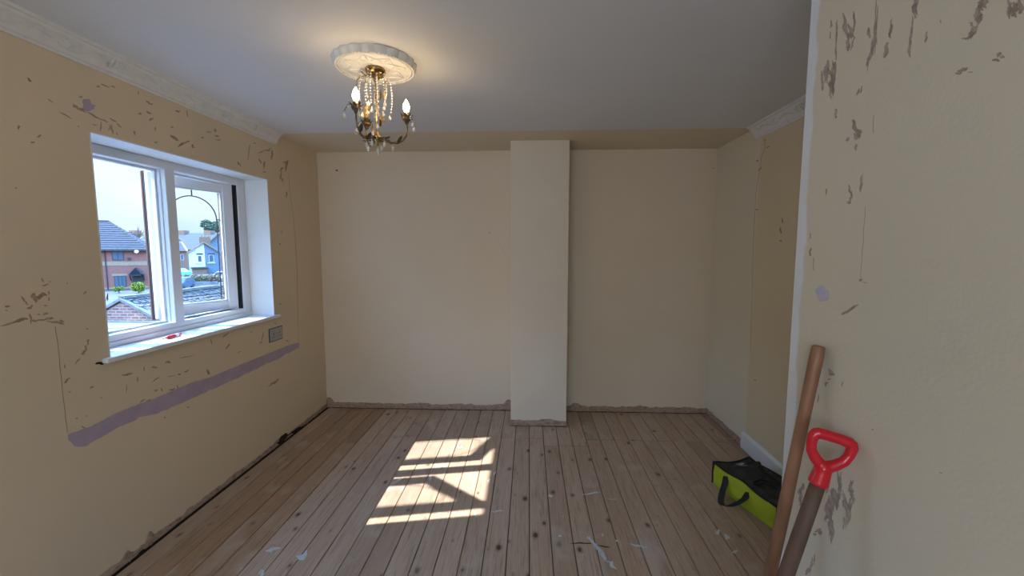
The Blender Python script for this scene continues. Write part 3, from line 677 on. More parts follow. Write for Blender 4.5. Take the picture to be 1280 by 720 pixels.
# lower sprays and drops beneath the hub
tm = MB(); cm = MB(); lm = MB()
for j in range(6):
    a = 2*math.pi*j/6+.5; dd = Vector((math.cos(a), math.sin(a), 0))
    pts = [c0+dd*q+Vector((0, 0, ZH-.006-.28*q+.9*q*q)) for q in (.01, .03, .05, .07)]
    cm = MB(); lm = MB(); tm.tube(pts, .0016, 5); leaf(lm, c0+dd*.02+Vector((0, 0, ZH-.006)), dd+Vector((0, 0, -.2)), (0, 0, 1), .045, .016, .2)
    p = pts[2] if j % 2 else pts[3]; drop(cm, p, .036, .0085); cm.build('crystal_drop', m_crystal, ch); lm.build('leaf', m_bronze, ch, fix=False)
cm = MB(); drop(cm, c0+Vector((0, 0, ZH-.040)), .040, .009)
tag(tm.build('spray', m_bronze, ch), kind='stuff'); cm.build('crystal_drop', m_crystal, ch)
# scrolls below the canopy and the central branch with amber flowers
tm = MB(); lm = MB(); fm = MB()
for a0, rr in ((200, .085), (250, .07), (-20, .055), (70, .06)):
    dd = Vector((math.cos(rad(a0)), math.sin(rad(a0)), 0))
    tm.tube([c0+dd*q+Vector((0, 0, z)) for q, z in ((.008, ZT-.05), (rr*.45, ZT-.032), (rr*.8, ZT-.040), (rr, ZT-.06), (rr*1.02, ZT-.085))], .0022, 6)
    leaf(lm, c0+dd*rr*.5+Vector((0, 0, ZT-.033)), dd+Vector((0, 0, .3)), (0, 0, 1), .035, .014)
for q, z in ((0, .20), (1, .13), (2, .07)):
    a = rad(40+150*q); dd = Vector((math.cos(a), math.sin(a), 0))
    tm.tube([c0+Vector((0, 0, ZH+z-.03)), c0+dd*.025+Vector((0, 0, ZH+z)), c0+dd*.040+Vector((0, 0, ZH+z-.006))], .002, 5)
    for j in range(5):
        b_ = 2*math.pi*j/5; d2 = Vector((math.cos(b_), math.sin(b_), .5))
        leaf(fm, c0+dd*.040+Vector((0, 0, ZH+z-.004)), d2, (0, 0, 1), .022, .014, .4)
    leaf(lm, c0+dd*.02+Vector((0, 0, ZH+z-.02)), dd*.4+Vector((0, 0, 1)), -dd, .055, .020)
    leaf(lm, c0-dd*.02+Vector((0, 0, ZH+z-.05)), -dd*.5+Vector((0, 0, 1)), dd, .050, .018)
for o in (tm.build('scroll', m_gold, ch), lm.build('foliage', m_bronze, ch, fix=False), fm.build('glass_flower', m_amber, ch, fix=False)): o['kind'] = 'stuff'
# crystal bead strings hanging from the canopy
for a0, r0, zlen in ((10, .035, .13), (60, .040, .15), (120, .030, .16), (185, .040, .15), (235, .042, .12), (300, .030, .17), (340, .05, .12), (150, .055, .10), (270, .060, .16), (30, .062, .17), (200, .065, .17), (90, .02, .12), (-60, .015, .22)):
    cm = MB(); dd = Vector((math.cos(rad(a0)), math.sin(rad(a0)), 0)); m_ = int(zlen/.0125)
    for i in range(m_):
        u = i/m_; p = c0+dd*(r0+.012*math.sin(u*3))+Vector((0, 0, ZT-.03-zlen*u)); r = .0052
        cm.lathe([(.0003, r), (r, 0), (.0003, -r)], p, 6)
    drop(cm, c0+dd*r0+Vector((0, 0, ZT-.03-zlen)), .030, .0085)
    tag(cm.build('crystal_string', m_crystal, ch), kind='stuff')

# ------------------------------------------------------------------ tools leaning on the near wall
a = Vector((.797, 1.150, 1.248)); b_ = Vector((.636, 1.165, .0)); ax = (a-b_).normalized(); L = (a-b_).length
o = MB().lathe([(.012, 0), (.0165, .004)]+[(.0163+.0008*math.sin(i*1.7), .1+i*(L-.13)/8) for i in range(9)]+[(.0158, L-.003), (.012, L)], b_, 20, axis=ax).build('wooden_pole', m_stick, smooth=True)
tag(o, 'bare varnished round wooden pole leaning on the pale wall, left of the red spade grip', 'pole')
# spade
Pr_ = at(1068, 547, 1, 1.010); Pl_ = at(1018, 532, 1, 1.035); Ps_ = at(1030, 583, 1, 1.030)
s0 = Ps_; s1 = Vector((.520, 1.050, .02)); ax = (s0-s1).normalized()
barv = (Pr_-Pl_); HB = barv.length/2; barv = (barv-ax*barv.dot(ax)).normalized(); nv = ax.cross(barv).normalized()
K = HB/.056
T = lambda u, v, n_=0: s0+barv*u+ax*v+nv*n_
sp = thing('spade', (s1.x, s1.y, 0), 'garden spade with red plastic grip and dark wooden shaft leaning on the pale wall', 'spade')
Ls = (s0-s1).length
MB().lathe([(.0175, .30), (.0185, .45), (.0180, Ls-.2), (.0165, Ls)], s1, 18, axis=ax).build('shaft', m_shaft, sp, smooth=True)
mb = MB()
# socket, two arms and cross bar as one smooth casting
arm_ = [(.004, -.012), (.012, .004), (.030, .018), (.047, .038), (.054, .062), (.056, .088), (.050, .102)]
for sg in (-1, 1):
    mb.tube([T(sg*u*K, v*K) for u, v in arm_], [.0135, .0150, .0140, .0125, .0120, .0130, .013], 10)
mb.tube([T(-.059*K, .098*K), T(-.045*K, .102*K), T(-.02*K, .104*K), T(.02*K, .104*K), T(.045*K, .102*K), T(.059*K, .098*K)], [.011, .0142, .0140, .0140, .0142, .011], 12)
mb.lathe([(.0215, -.050), (.0226, -.046), (.0215, -.034), (.0195, -.012), (.0195, 0), (.014, .010)], s0, 20, axis=ax)
grip = mb.build('grip', m_red, sp, smooth=True)
rm = grip.modifiers.new('blend', 'REMESH'); rm.mode = 'VOXEL'; rm.voxel_size = .0022; rm.use_smooth_shade = True
sm = grip.modifiers.new('soften', 'SMOOTH'); sm.iterations = 6; sm.factor = .6
# steel blade
rows = []; mb = MB(); nb = 9; Lb = .29; vs = []
for i in range(9):
    t = i/8; wv = .09*(1-.06*t) if t > .08 else .09
    for j in range(nb):
        u = -1+2*j/(nb-1); vs.append(s1+ax*(Lb*t)+barv*(u*wv)+nv*(.012*(1-u*u)*(1-.3*t)))
k = len(vs); vs += [v+nv*.003 for v in vs]
fs = []
for i in range(8):
    for j in range(nb-1):
        q = (i*nb+j, i*nb+j+1, (i+1)*nb+j+1, (i+1)*nb+j); fs.append(q); fs.append(tuple(k+x for x in q)[::-1])
mb.add(vs, fs); mb.build('blade', m_steel, sp, smooth=True)
MB().lathe([(.010, .22), (.018, .29), (.021, .36), (.020, .40)], s1+nv*.006, 14, axis=ax).build('blade_socket', m_steel, sp, smooth=True)

# ------------------------------------------------------------------ tool bag
A = Vector((1.200, 2.615, 0)); B = Vector((1.330, 2.145, 0))       # foot of the lime side, far and near
lv = (B-A).normalized(); wv = Vector((-lv.y, lv.x, 0));  wv = wv if wv.x > 0 else -wv
Lb_ = (B-A).length; Wb = .27; Hb = .155
bag = thing('tool_bag', ((A+B)/2+wv*Wb/2), 'black and lime green zipped tool bag on the floorboards beside the white skirting', 'bag')
def BP(s, t_, h): return A+lv*(s*Lb_)+wv*(t_*Wb)+Vector((0, 0, h))
def grid(fn, nu, nv_):
    vs = [fn(i/nu, j/nv_) for i in range(nu+1) for j in range(nv_+1)]
    fs = [(i*(nv_+1)+j, (i+1)*(nv_+1)+j, (i+1)*(nv_+1)+j+1, i*(nv_+1)+j+1) for i in range(nu) for j in range(nv_)]
    return vs, fs
def sag(s, t_): return Hb*(.93+.10*noise.noise(Vector((s*3, t_*2, 4)))) - .02*math.sin(math.pi*t_)
bulge = lambda s, h: -.020*math.sin(math.pi*min(1, max(0, s)))*math.sin(math.pi*h)+.010*noise.noise(Vector((s*5, h*3, 1)))
vs, fs = grid(lambda u, v: BP(u, 0, 0)+wv*bulge(u, v)+Vector((0, 0, .003+(sag(u, 0)-.003)*v)), 20, 8); MB().add(vs, fs).build('side_panel', m_lime, bag, smooth=True)
vs, fs = grid(lambda u, v: BP(u, 1, 0)-wv*bulge(u, v)+Vector((0, 0, .003+(sag(u, 1)-.003)*v)), 20, 8); MB().add(vs, fs).build('side_panel', m_lime, bag, smooth=True)
for e0, sg in ((0, -1), (1, 1)):
    vs, fs = grid(lambda u, v: BP(e0, u, 0)+lv*sg*.012*math.sin(math.pi*v)+Vector((0, 0, .003+(sag(e0, u)-.003)*v)), 12, 8); MB().add(vs, fs).build('end_panel', m_blk, bag, smooth=True)
def topz(u, v): return sag(u, v)+.018*math.sin(math.pi*v)*math.sin(math.pi*u)+.016*noise.noise(Vector((u*5, v*4, 8)))*math.sin(math.pi*v)
vs, fs = grid(lambda u, v: BP(u, v, topz(u, v)), 28, 18); MB().add(vs, fs).build('top_flap', m_blk, bag, smooth=True)
vs, fs = grid(lambda u, v: BP(u, v, .003), 2, 2); MB().add(vs, fs).build('base_panel', m_blk, bag)
mb = MB()
for t_ in (0, 1): mb.tube([BP(s/16, t_, sag(s/16, t_)) for s in range(17)], .0065, 8)
for s in (0, 1):
    mb.tube([BP(s, k/8, sag(s, k/8)) for k in range(9)], .0065, 8)
    for t_ in (0, 1): mb.tube([BP(s, t_, .006), BP(s, t_, Hb*.5), BP(s, t_, sag(s, t_))], .0065, 8)
mb.build('piping', m_web, bag, smooth=True)
def ribbon(pts, side, wd, th, name, m):
    side = Vector(side).normalized()*wd/2; mb = MB(); vs = []; pts = [Vector(p) for p in pts]
    for i, p in enumerate(pts):
        tg = (pts[min(i+1, len(pts)-1)]-pts[max(i-1, 0)]).normalized(); nn = tg.cross(side).normalized()*th
        vs += [p-side, p+side, p+side+nn, p-side+nn]
    fs = []
    for i in range(len(pts)-1):
        for j in range(4): fs.append((i*4+j, i*4+(j+1) % 4, i*4+4+(j+1) % 4, i*4+4+j))
    fs += [(0, 1, 2, 3), tuple(len(vs)-4+j for j in range(4))]
    mb.add(vs, fs); return mb.build(name, m, bag, smooth=False)
# hanging carry strap on the lime side
pts = []
for i in range(19):
    t_ = i/18; s = .27+.36*t_; h = .122-.118*math.sin(math.pi*t_)**.6
    out = .014+.095*math.sin(math.pi*t_)
    pts.append(BP(s, 0, h)-wv*out)
ribbon(pts, (lv*.55+Vector((0, 0, .15))+wv*.3), .036, .003, 'strap', m_web)
pts = [BP(.16+.5*i/14, .62+.10*math.sin(i*.5), topz(.16+.5*i/14, .65)+.010+.060*math.sin(math.pi*i/14)) for i in range(15)]
ribbon(pts, wv, .030, .003, 'strap', m_web)
MB().tube([BP(.45+.2*math.sin(i*.5)*.5+.02*i, .35+.2*math.cos(i*.55), topz(.5, .4)+.006+.003*(i % 2)) for i in range(14)], .0045, 6).build('cord', m_web, bag, smooth=True)
vs, fs = grid(lambda u, v: BP(.06+.10*u, .52+.20*v, topz(.06+.10*u, .52+.2*v)+.004), 3, 4); MB().add(vs, fs).build('badge', m_grey, bag)

# ------------------------------------------------------------------ floor: paint splashes, cable, crumbs
def fsplash(px, py, l, w_, a, rag=.5, m=m_splash): return scar(floor, 2, .0009, 1, px, py, l, w_, a, m, rag=rag, name='paint_splash', lift=.0006)
for q in ((745, 683, 28, 4, 54), (752, 692, 30, 5.5, 52), (765, 706, 12, 7, 50), (737, 674, 10, 5, 50), (796, 682, 18, 3.5, 14), (806, 684, 8, 4, 10), (753, 669, 3, 5, 0), (739, 617, 22, 2.5, -8), (765, 624, 12, 2, 5),
          (340, 687, 15, 7, -14), (327, 716, 6, 10, 20), (622, 639, 14, 2.6, -5), (688, 620, 5, 4, 0), (476-10, 643, 0, 0, 0), (550, 642, 4, 3, 0), (595, 645, 5, 3, 20), (575, 559, 7, 4, 10), (618, 592, 6, 4, -60), (611, 601, 3, 7, 30), (538, 597, 3, 8, 25), (497, 601, 20, 2, -28),
          (897, 665, 6, 7, -10), (918, 690, 8, 4, -25), (909, 671, 9, 6, 30), (378, 695, 18, 9, -40), (771, 676, 4, 3, 0), (700, 670, 4, 3, 0)):
    if q[2] > 0: fsplash(*q)
for q in ((727, 679, 22, 2, 0), (755, 683, 16, 1.5, 10)): fsplash(*q, .5, m_dark)
f0 = lambda x, y: at(x, y, 2, .004)
cp = [f0(*q) for q in ((872, 520), (884, 530), (895, 539), (897, 545), (905, 548), (918, 549), (926, 554), (935, 562), (945, 570), (958, 580))]
o = MB().tube(cp, .0022, 6).build('cable', m_flex, smooth=True)
tag(o, 'thin white cable lying on the floorboards along the right wall behind the tool bag', 'cable')
mb = MB(); rc = random.Random(3)
for (px, py, sx_, sy_, k) in ((838, 605, 22, 16, 34), (860, 640, 40, 20, 20), (780, 570, 60, 30, 18), (330, 650, 90, 50, 22), (905, 665, 30, 30, 16), (700, 560, 80, 40, 20), (560, 640, 60, 40, 18), (250, 650, 60, 60, 14)):
    for i in range(k):
        p = f0(px+rc.gauss(0, sx_*.5), py+rc.gauss(0, sy_*.5)); p.z = 0
        if p.x < XL+.02 or p.y > 3.4: continue
        r = rc.uniform(.0018, .0058)*(1.2 if px == 838 else .8)
        vs = [p+Vector((r*rc.uniform(.6, 1.4)*math.cos(q), r*rc.uniform(.6, 1.4)*math.sin(q), .0005)) for q in (0, 1.3, 2.6, 3.9, 5.1)]+[p+Vector((0, 0, r*.8))]
        mb.add(vs, [(0, 1, 5), (1, 2, 5), (2, 3, 5), (3, 4, 5), (4, 0, 5), (4, 3, 2, 1, 0)])
tag(mb.build('debris', mat('plaster_crumb', (.40, .31, .23), .9)), 'crumbs of plaster and wood scattered over the floorboards', 'debris', kind='stuff')
#OUTSIDE
# ------------------------------------------------------------------ outside
FR = [None, 0.0]
def frame(px, Y, th):
    "turn the next building about its front point so that its front faces th degrees round"
    FR[0] = at(px, 330, 1, Y) if px is not None else None; FR[1] = rad(th)
    return FR[0]
def E_(px, py, Y):
    if FR[0] is None: return at(px, py, 1, Y)
    P0 = FR[0]; tg = Vector((math.cos(FR[1]), math.sin(FR[1]), 0)); nb_ = Vector((-math.sin(FR[1]), math.cos(FR[1]), 0)); dy = Y-P0.y
    d = fw + rt*((px-640)/FPX) - up*((py-360)/FPX); Q = P0+nb_*dy
    t_ = (Q-EYE).dot(nb_)/d.dot(nb_); P = EYE+d*t_
    return Vector((P0.x+(P-P0).dot(tg), Y, P.z))
def turned(h):
    h.rotation_euler.z = FR[1]; FR[0] = None; FR[1] = 0.0
GZ = -2.8
def outmat(name, c1, c2, sc, lo=.4, hi=.6, stretch=(1, 1, 1), rough=.85, bump=0):
    m = mat(name, c1, rough); noisy(m, c2, sc, lo, hi, 4, stretch=stretch, bump=bump, bscale=sc*2, bdist=.02); return m
def brickmat(name, c1, c2, mortar, bw=.225, bh=.075, ms_=.012):
    m = mat(name, c1, .9); nt, b = parts(m)
    g = N(nt, 'ShaderNodeNewGeometry'); s = N(nt, 'ShaderNodeSeparateXYZ'); nt.links.new(g.outputs['Position'], s.inputs[0])
    ad = N(nt, 'ShaderNodeMath', operation='ADD'); nt.links.new(s.outputs[0], ad.inputs[0]); nt.links.new(s.outputs[1], ad.inputs[1])
    cb = N(nt, 'ShaderNodeCombineXYZ'); nt.links.new(ad.outputs[0], cb.inputs[0]); nt.links.new(s.outputs[2], cb.inputs[1])
    t = N(nt, 'ShaderNodeTexBrick'); t.inputs['Scale'].default_value = 1; t.inputs['Brick Width'].default_value = bw; t.inputs['Row Height'].default_value = bh
    t.inputs['Mortar Size'].default_value = ms_; t.inputs['Color1'].default_value = (*c1, 1); t.inputs['Color2'].default_value = (*c2, 1); t.inputs['Mortar'].default_value = (*mortar, 1)
    nt.links.new(cb.outputs[0], t.inputs['Vector']); nt.links.new(t.outputs[0], b.inputs['Base Color'])
    return m
o_brick = brickmat('red_brick', (.26, .075, .052), (.20, .055, .038), (.20, .13, .105))
o_brickg = brickmat('garage_brick', (.27, .12, .085), (.19, .065, .045), (.27, .22, .19), .26, .095, .016)
o_brickb = brickmat('brown_brick', (.25, .13, .075), (.19, .09, .05), (.20, .16, .12))
o_band = outmat('buff_brick', (0.266, 0.193, 0.126), (0.232, 0.160, 0.101), 6)
o_tile = outmat('grey_roof_tile', (0.017, 0.022, 0.029), (0.027, 0.031, 0.039), 3)
o_slate = outmat('blue_slate', (0.034, 0.044, 0.058), (0.053, 0.060, 0.073), 2.5)
o_moss = outmat('weathered_tile', (0.031, 0.028, 0.025), (0.124, 0.112, 0.105), 13, .46, .56)
o_cope = outmat('pale_coping', (0.116, 0.126, 0.126), (0.087, 0.092, 0.092), 4)
o_flat = outmat('pale_fibreglass', (0.116, 0.160, 0.193), (0.130, 0.174, 0.203), 1.5, rough=.5)
o_wrend = outmat('white_render', (.66, .68, .66), (.58, .61, .61), 2)
o_brend = outmat('pale_blue_render', (0.126, 0.174, 0.222), (0.116, 0.160, 0.208), 2)
o_glassd = mat('dark_window_glass', (.06, .09, .12), .12)
o_frame = mat('dark_frame', (.03, .03, .035), .5)
o_wf = mat('white_frame', (.75, .78, .8), .5)
o_ground = outmat('tarmac', (0.039, 0.045, 0.049), (0.051, 0.055, 0.060), .8)
o_gut = mat('black_gutter', (.02, .02, .025), .5)
o_lime = outmat('yellow_green_leaves', (0.184, 0.242, 0.024), (0.097, 0.154, 0.015), 5)
o_green = outmat('dark_green_leaves', (.035, .075, .04), (.07, .12, .07), 2.5)
o_hedge = outmat('brown_hedge_leaves', (.20, .12, .08), (.16, .17, .09), 1.2)
o_bark = outmat('bark', (.12, .09, .07), (.07, .05, .04), 4)
o_grey = outmat('grey_fence_boards', (0.167, 0.174, 0.186), (0.223, 0.229, 0.236), 2)
struct(bx('ground', -220, -2.6, -20, 260, GZ-.3, GZ, o_ground))
def obox(name, x0, x1, y0, y1, z0, z1, m, parent, bevel=0): return bx(name, x0, x1, y0, y1, z0, z1, m, parent, bevel)
def owin(parent, cx, cz, yf, w_, h_, fm, n=2, lintel=None):
    """window on a facade whose outer face is y = yf"""
    mb = MB(); t = .07 if w_ > 1 else .045
    mb.box(cx-w_/2, cx+w_/2, yf-.05, yf+.03, cz-h_/2, cz-h_/2+t); mb.box(cx-w_/2, cx+w_/2, yf-.05, yf+.03, cz+h_/2-t, cz+h_/2)
    for i in range(n+1):
        x = cx-w_/2+(w_-t)*i/n; mb.box(x, x+t, yf-.05, yf+.03, cz-h_/2+t, cz+h_/2-t)
    f = mb.build('window', fm, parent)
    for i in range(n):
        x = cx-w_/2+(w_-t)*i/n+t; bx('pane', x, x+(w_-t)/n-t, yf-.03, yf-.015, cz-h_/2+t, cz+h_/2-t, o_glassd, f)
    if lintel: obox('lintel', cx-w_/2-.15, cx+w_/2+.15, yf-.03, yf, cz+h_/2, cz+h_/2+.22, lintel, parent); 
    return f
def tile_rows(parent, e0, e1, r0, r1, m, rows, th=.05, name='tile_course', joined=True):
    """a roof slope from eave e0-e1 to ridge r0-r1 laid in overlapping courses"""
    e0, e1, r0, r1 = map(Vector, (e0, e1, r0, r1)); n = (e1-e0).cross(r0-e0).normalized(); n = n if n.z > 0 else -n
    if joined:
        mb = MB()
        for i in range(rows):
            a, b = i/rows, (i+1.12)/rows; b = min(b, 1)
            p = [e0.lerp(r0, a), e1.lerp(r1, a), e1.lerp(r1, b), e0.lerp(r0, b)]
            top = [p[0]+n*th, p[1]+n*th, p[2]+n*th*.25, p[3]+n*th*.25]
            mb.add(p+top, [(0, 1, 2, 3), (4, 5, 6, 7), (0, 1, 5, 4), (1, 2, 6, 5), (2, 3, 7, 6), (3, 0, 4, 7)])
        return tag(mb.build(name, m, parent), kind='stuff')
    out = []
    for i in range(rows):
        a, b = i/rows, min((i+1.12)/rows, 1)
        p = [e0.lerp(r0, a), e1.lerp(r1, a), e1.lerp(r1, b), e0.lerp(r0, b)]
        top = [p[0]+n*th, p[1]+n*th, p[2]+n*th*.25, p[3]+n*th*.25]
        out.append(MB().add(p+top, [(0, 1, 2, 3), (4, 5, 6, 7), (0, 1, 5, 4), (1, 2, 6, 5), (2, 3, 7, 6), (3, 0, 4, 7)]).build(name, m, parent))
    return out
# --- red brick house
Y = 44.; P_ = frame(155, Y, 38); ez = E_(150, 312, Y).z; xr = E_(186, 340, Y).x; xl = xr-13.5; rz = E_(150, 277, Y+3.6).z
h = thing('brick_house', (P_.x, Y, GZ), 'red brick house with grey tiled hip roof and small porch beyond the garage', 'house')
obox('wall', xl, xr, Y, Y+7.6, GZ, ez, o_brick, h)
bz0, bz1 = E_(150, 332, Y).z, E_(150, 327, Y).z
obox('brick_band', xl-.02, xr+.02, Y-.03, Y, bz0, bz1, o_band, h)
obox('brick_band', xl-.02, xr+.02, Y-.03, Y, E_(150, 361, Y).z, E_(150, 359, Y).z, o_band, h)
ov = .35; rx1 = E_(136, 277, Y+3.8).x; rx0 = xl+3.9
e = [(xl-ov, Y-ov, ez), (xr+ov, Y-ov, ez), (xr+ov, Y+7.6+ov, ez), (xl-ov, Y+7.6+ov, ez)]; r = [(rx0, Y+3.8, rz), (rx1, Y+3.8, rz)]
tile_rows(h, e[0], e[1], r[0], r[1], o_tile, 13, .07); tile_rows(h, e[1], e[2], r[1], r[1], o_tile, 13, .07)
tile_rows(h, e[2], e[3], r[1], r[0], o_tile, 13, .07); tile_rows(h, e[3], e[0], r[0], r[0], o_tile, 13, .07)
mb = MB(); mb.tube([r[0], r[1]], .12, 6)
for a, b in ((e[1], r[1]), (e[0], r[0])): mb.tube([a, b], .10, 6)
mb.build('ridge_tile', o_tile, h)
obox('gutter', xl-ov, xr+ov, Y-ov-.08, Y-ov+.04, ez-.14, ez-.01, o_gut, h); obox('soffit', xl-ov, xr+ov, Y-ov, Y, ez-.06, ez, o_wf, h)
MB().tube([(E_(131.5, 320, Y).x, Y-.06, ez-.1), (E_(131.5, 320, Y).x, Y-.06, GZ)], .05, 6).build('downpipe', o_gut, h)
def rw(px0, px1, py0, py1, Y, par, fm, n=2, lintel=None):
    a, b = E_(px0, py0, Y), E_(px1, py1, Y); return owin(par, (a.x+b.x)/2, (a.z+b.z)/2, Y, abs(b.x-a.x), abs(b.z-a.z), fm, n, lintel)
rw(139.5, 155, 313.5, 325, Y, h, o_frame, 2); rw(142.5, 158.5, 345, 358.5, Y, h, o_frame, 3, o_band); rw(112, 126, 313.5, 325, Y, h, o_frame, 2); rw(90, 106, 345, 358.5, Y, h, o_frame, 3, o_band)
a, b = E_(164, 343, Y), E_(179, 335, Y)
pr = MB(); yq = Y-1.1; xm = (a.x+b.x)/2
pr.prism([(a.x-.1, yq, a.z), (b.x+.1, yq, a.z), (xm, yq, b.z+.1), (xm, yq, b.z-.05), (b.x-.1, yq, a.z-.12), (a.x+.1, yq, a.z-.12)], (0, 1.1, 0)); pr.build('porch_roof', o_tile, h)
obox('door', xm-.45, xm+.45, Y-.05, Y+.02, GZ, GZ+2.0, o_frame, h)
for s in (-1, 1): MB().tube([(xm+s*.55, Y-.9, a.z-.1), (xm+s*.55, Y-.05, a.z-.7)], .05, 6).build('porch_bracket', o_frame, h)
p = E_(171.5, 314.5, Y); MB().lathe([(.02, 0), (.15, .02), (.18, .06), (.17, .07), (.02, .02)], (p.x, Y-.45, p.z), 14, axis=(0, -1, .3)).build('satellite_dish', o_wf, h)
p = E_(161.5, 323, Y); obox('wall_lamp', p.x-.12, p.x+.12, Y-.2, Y, p.z-.12, p.z+.12, o_frame, h)
turned(h)
# --- shrubs
def foliage(name, blobs, m, par=None, n=500, leaf_s=.1, seed=1, lab=None, cat=None):
    r_ = random.Random(seed); mb = MB()
    for i in range(n):
        c, R_ = blobs[r_.randrange(len(blobs))]; R_ = R_ if hasattr(R_, '__len__') else (R_,)*3
        while True:
            v = Vector([r_.uniform(-1, 1) for _ in range(3)])
            if .3 < v.length < 1: break
        p = Vector(c)+Vector((v.x*R_[0], v.y*R_[1], v.z*R_[2])); s = leaf_s*r_.uniform(.6, 1.4)
        a_ = Vector([r_.uniform(-1, 1) for _ in range(3)]).normalized(); b__ = a_.orthogonal().normalized(); c_ = a_.cross(b__)
        mb.add([p-b__*s, p+c_*s*.6, p+b__*s, p-c_*s*.6, p+a_*s*.3], [(0, 1, 4), (1, 2, 4), (2, 3, 4), (3, 0, 4)])
    o = mb.build(name, m, par, fix=False); tag(o, kind='stuff' if par else None)
    return o
def shrub(px, pt, pb, w_, Y, m, lab, seed, leaf_s=.12, n=900):
    a, b = E_(px, pt, Y), E_(px, pb, Y); b.z = max(b.z, GZ); w2 = w_*Y/FPX/2; hh = (a.z-b.z)/2
    t_ = thing('shrub', (a.x, Y, GZ), lab, 'shrub')
    MB().tube([(a.x, Y, GZ), (a.x, Y, a.z-hh)], .06, 5).build('stem', o_bark, t_)
    r_ = random.Random(seed); bl = [((a.x+r_.uniform(-.5, .5)*w2, Y+r_.uniform(-.3, .3), b.z+hh*r_.uniform(.8, 1.2)), (w2*.6, w2*.6, hh*.8)) for _ in range(6)]
    foliage('foliage', bl, m, t_, n, leaf_s, seed)
shrub(172, 352, 365, 19, 40, o_lime, 'bright yellow green bush below the porch of the red brick house', 3)
shrub(148, 357.5, 365, 8, 40, o_lime, 'small green bush below the front window of the red brick house', 4, .08, 400)
# --- garage with brick gable and long mossy roof
Y = 13.; ap = E_(152, 373.5, Y); lf = E_(124, 387, Y); rg = E_(187, 392, Y); sl = (rg.z-ap.z)/(rg.x-ap.x)
xe = ap.x+3.0; ze = ap.z+sl*3.0; xw = ap.x-2.4; zw = ap.z+sl*2.4; Y1 = 25
g = thing('garage', (ap.x, Y, GZ), 'long garage with a red brick gable and rough grey tiled roof just beyond the window', 'garage')
MB().prism([(xw, Y, GZ), (xe, Y, GZ), (xe, Y, ze-.1), (ap.x, Y, ap.z-.1), (xw, Y, zw-.1)], (0, .22, 0)).build('gable_wall', o_brickg, g)
obox('side_wall', xe-.22, xe, Y+.22, Y1, GZ, ze-.12, o_brickg, g); obox('side_wall', xw, xw+.22, Y+.22, Y1, GZ, zw-.12, o_brickg, g)
for s, xq, zq in ((1, xe+.1, ze+sl*.1), (-1, xw-.1, zw+sl*.1)):
    MB().prism([(ap.x, Y-.08, ap.z+.03), (xq, Y-.08, zq+.03), (xq, Y-.08, zq-.05), (ap.x, Y-.08, ap.z-.06)], (0, .14, 0)).build('verge_board', o_cope, g)
def tilefield(nm, x0, z0, x1, z1, y0, y1, m, rows, pitch, seed):
    r_ = random.Random(seed); mb = MB(); dx, dz = (x1-x0)/rows, (z1-z0)/rows; n = Vector((-(z1-z0), 0, (x1-x0))).normalized(); n = n if n.z > 0 else -n
    for i in range(rows):
        y = y0+(pitch/2 if i % 2 else 0)
        while y < y1:
            a_, b__ = r_.uniform(.012, .05), r_.uniform(0, .012); j = r_.uniform(-.02, .02)
            p = [Vector((x0+dx*i, y, z0+dz*i)), Vector((x0+dx*i, y+pitch*.93, z0+dz*i)), Vector((x0+dx*(i+1.2), y+pitch*.93, z0+dz*(i+1.2))), Vector((x0+dx*(i+1.2), y, z0+dz*(i+1.2)))]
            t_ = [p[0]+n*(a_+j), p[1]+n*(a_-j), p[2]+n*b__, p[3]+n*b__]
            mb.add(p+t_, [(4, 5, 6, 7), (0, 1, 5, 4), (1, 2, 6, 5), (3, 0, 4, 7)]); y += pitch
    return tag(mb.build(nm, m, g), kind='stuff')
tilefield('roof_tile', xe+.12, ze+sl*.12, ap.x, ap.z, Y, Y1, o_moss, 17, .23, 1)
tilefield('roof_tile', xw-.12, zw+sl*.12, ap.x, ap.z, Y, Y1, o_moss, 14, .23, 2)
obox('roof_deck', ap.x-.05, ap.x+.05, Y, Y1, ap.z-.06, ap.z+.05, o_cope, g)
MB().prism([(xw, Y+.2, zw-.03), (ap.x, Y+.2, ap.z-.03), (xe, Y+.2, ze-.03), (xe, Y+.2, ze-.1), (ap.x, Y+.2, ap.z-.1), (xw, Y+.2, zw-.1)], (0, Y1-Y-.2, 0)).build('roof_deck', o_moss, g)
rr = random.Random(4)
for i in range(26): bx('ridge_tile', ap.x-.11, ap.x+.11, Y+i*.46, Y+i*.46+.44, ap.z+.0, ap.z+.09+rr.uniform(0, .02), o_cope, g)
# --- pale flat roof below the window
fz = E_(160, 402, Y-.1).z
fr_ = thing('flat_roof', (-9, 8, fz-.2), 'pale blue flat roof in front of the brick garage gable, below the window', 'roof')
obox('deck', -19, -2.9, 2.2, Y-.12, fz-.18, fz-.02, o_flat, fr_); obox('kerb', -19, -2.9, Y-.2, Y-.1, fz-.2, fz+.03, o_cope, fr_); obox('wall', -18.8, -3.0, 2.4, Y-.3, GZ, fz-.18, o_brickg, fr_)
for i in range(8): obox('seam', -18+i*2, -17.97+i*2, 2.3, Y-.2, fz-.02, fz-.005, o_cope, fr_)
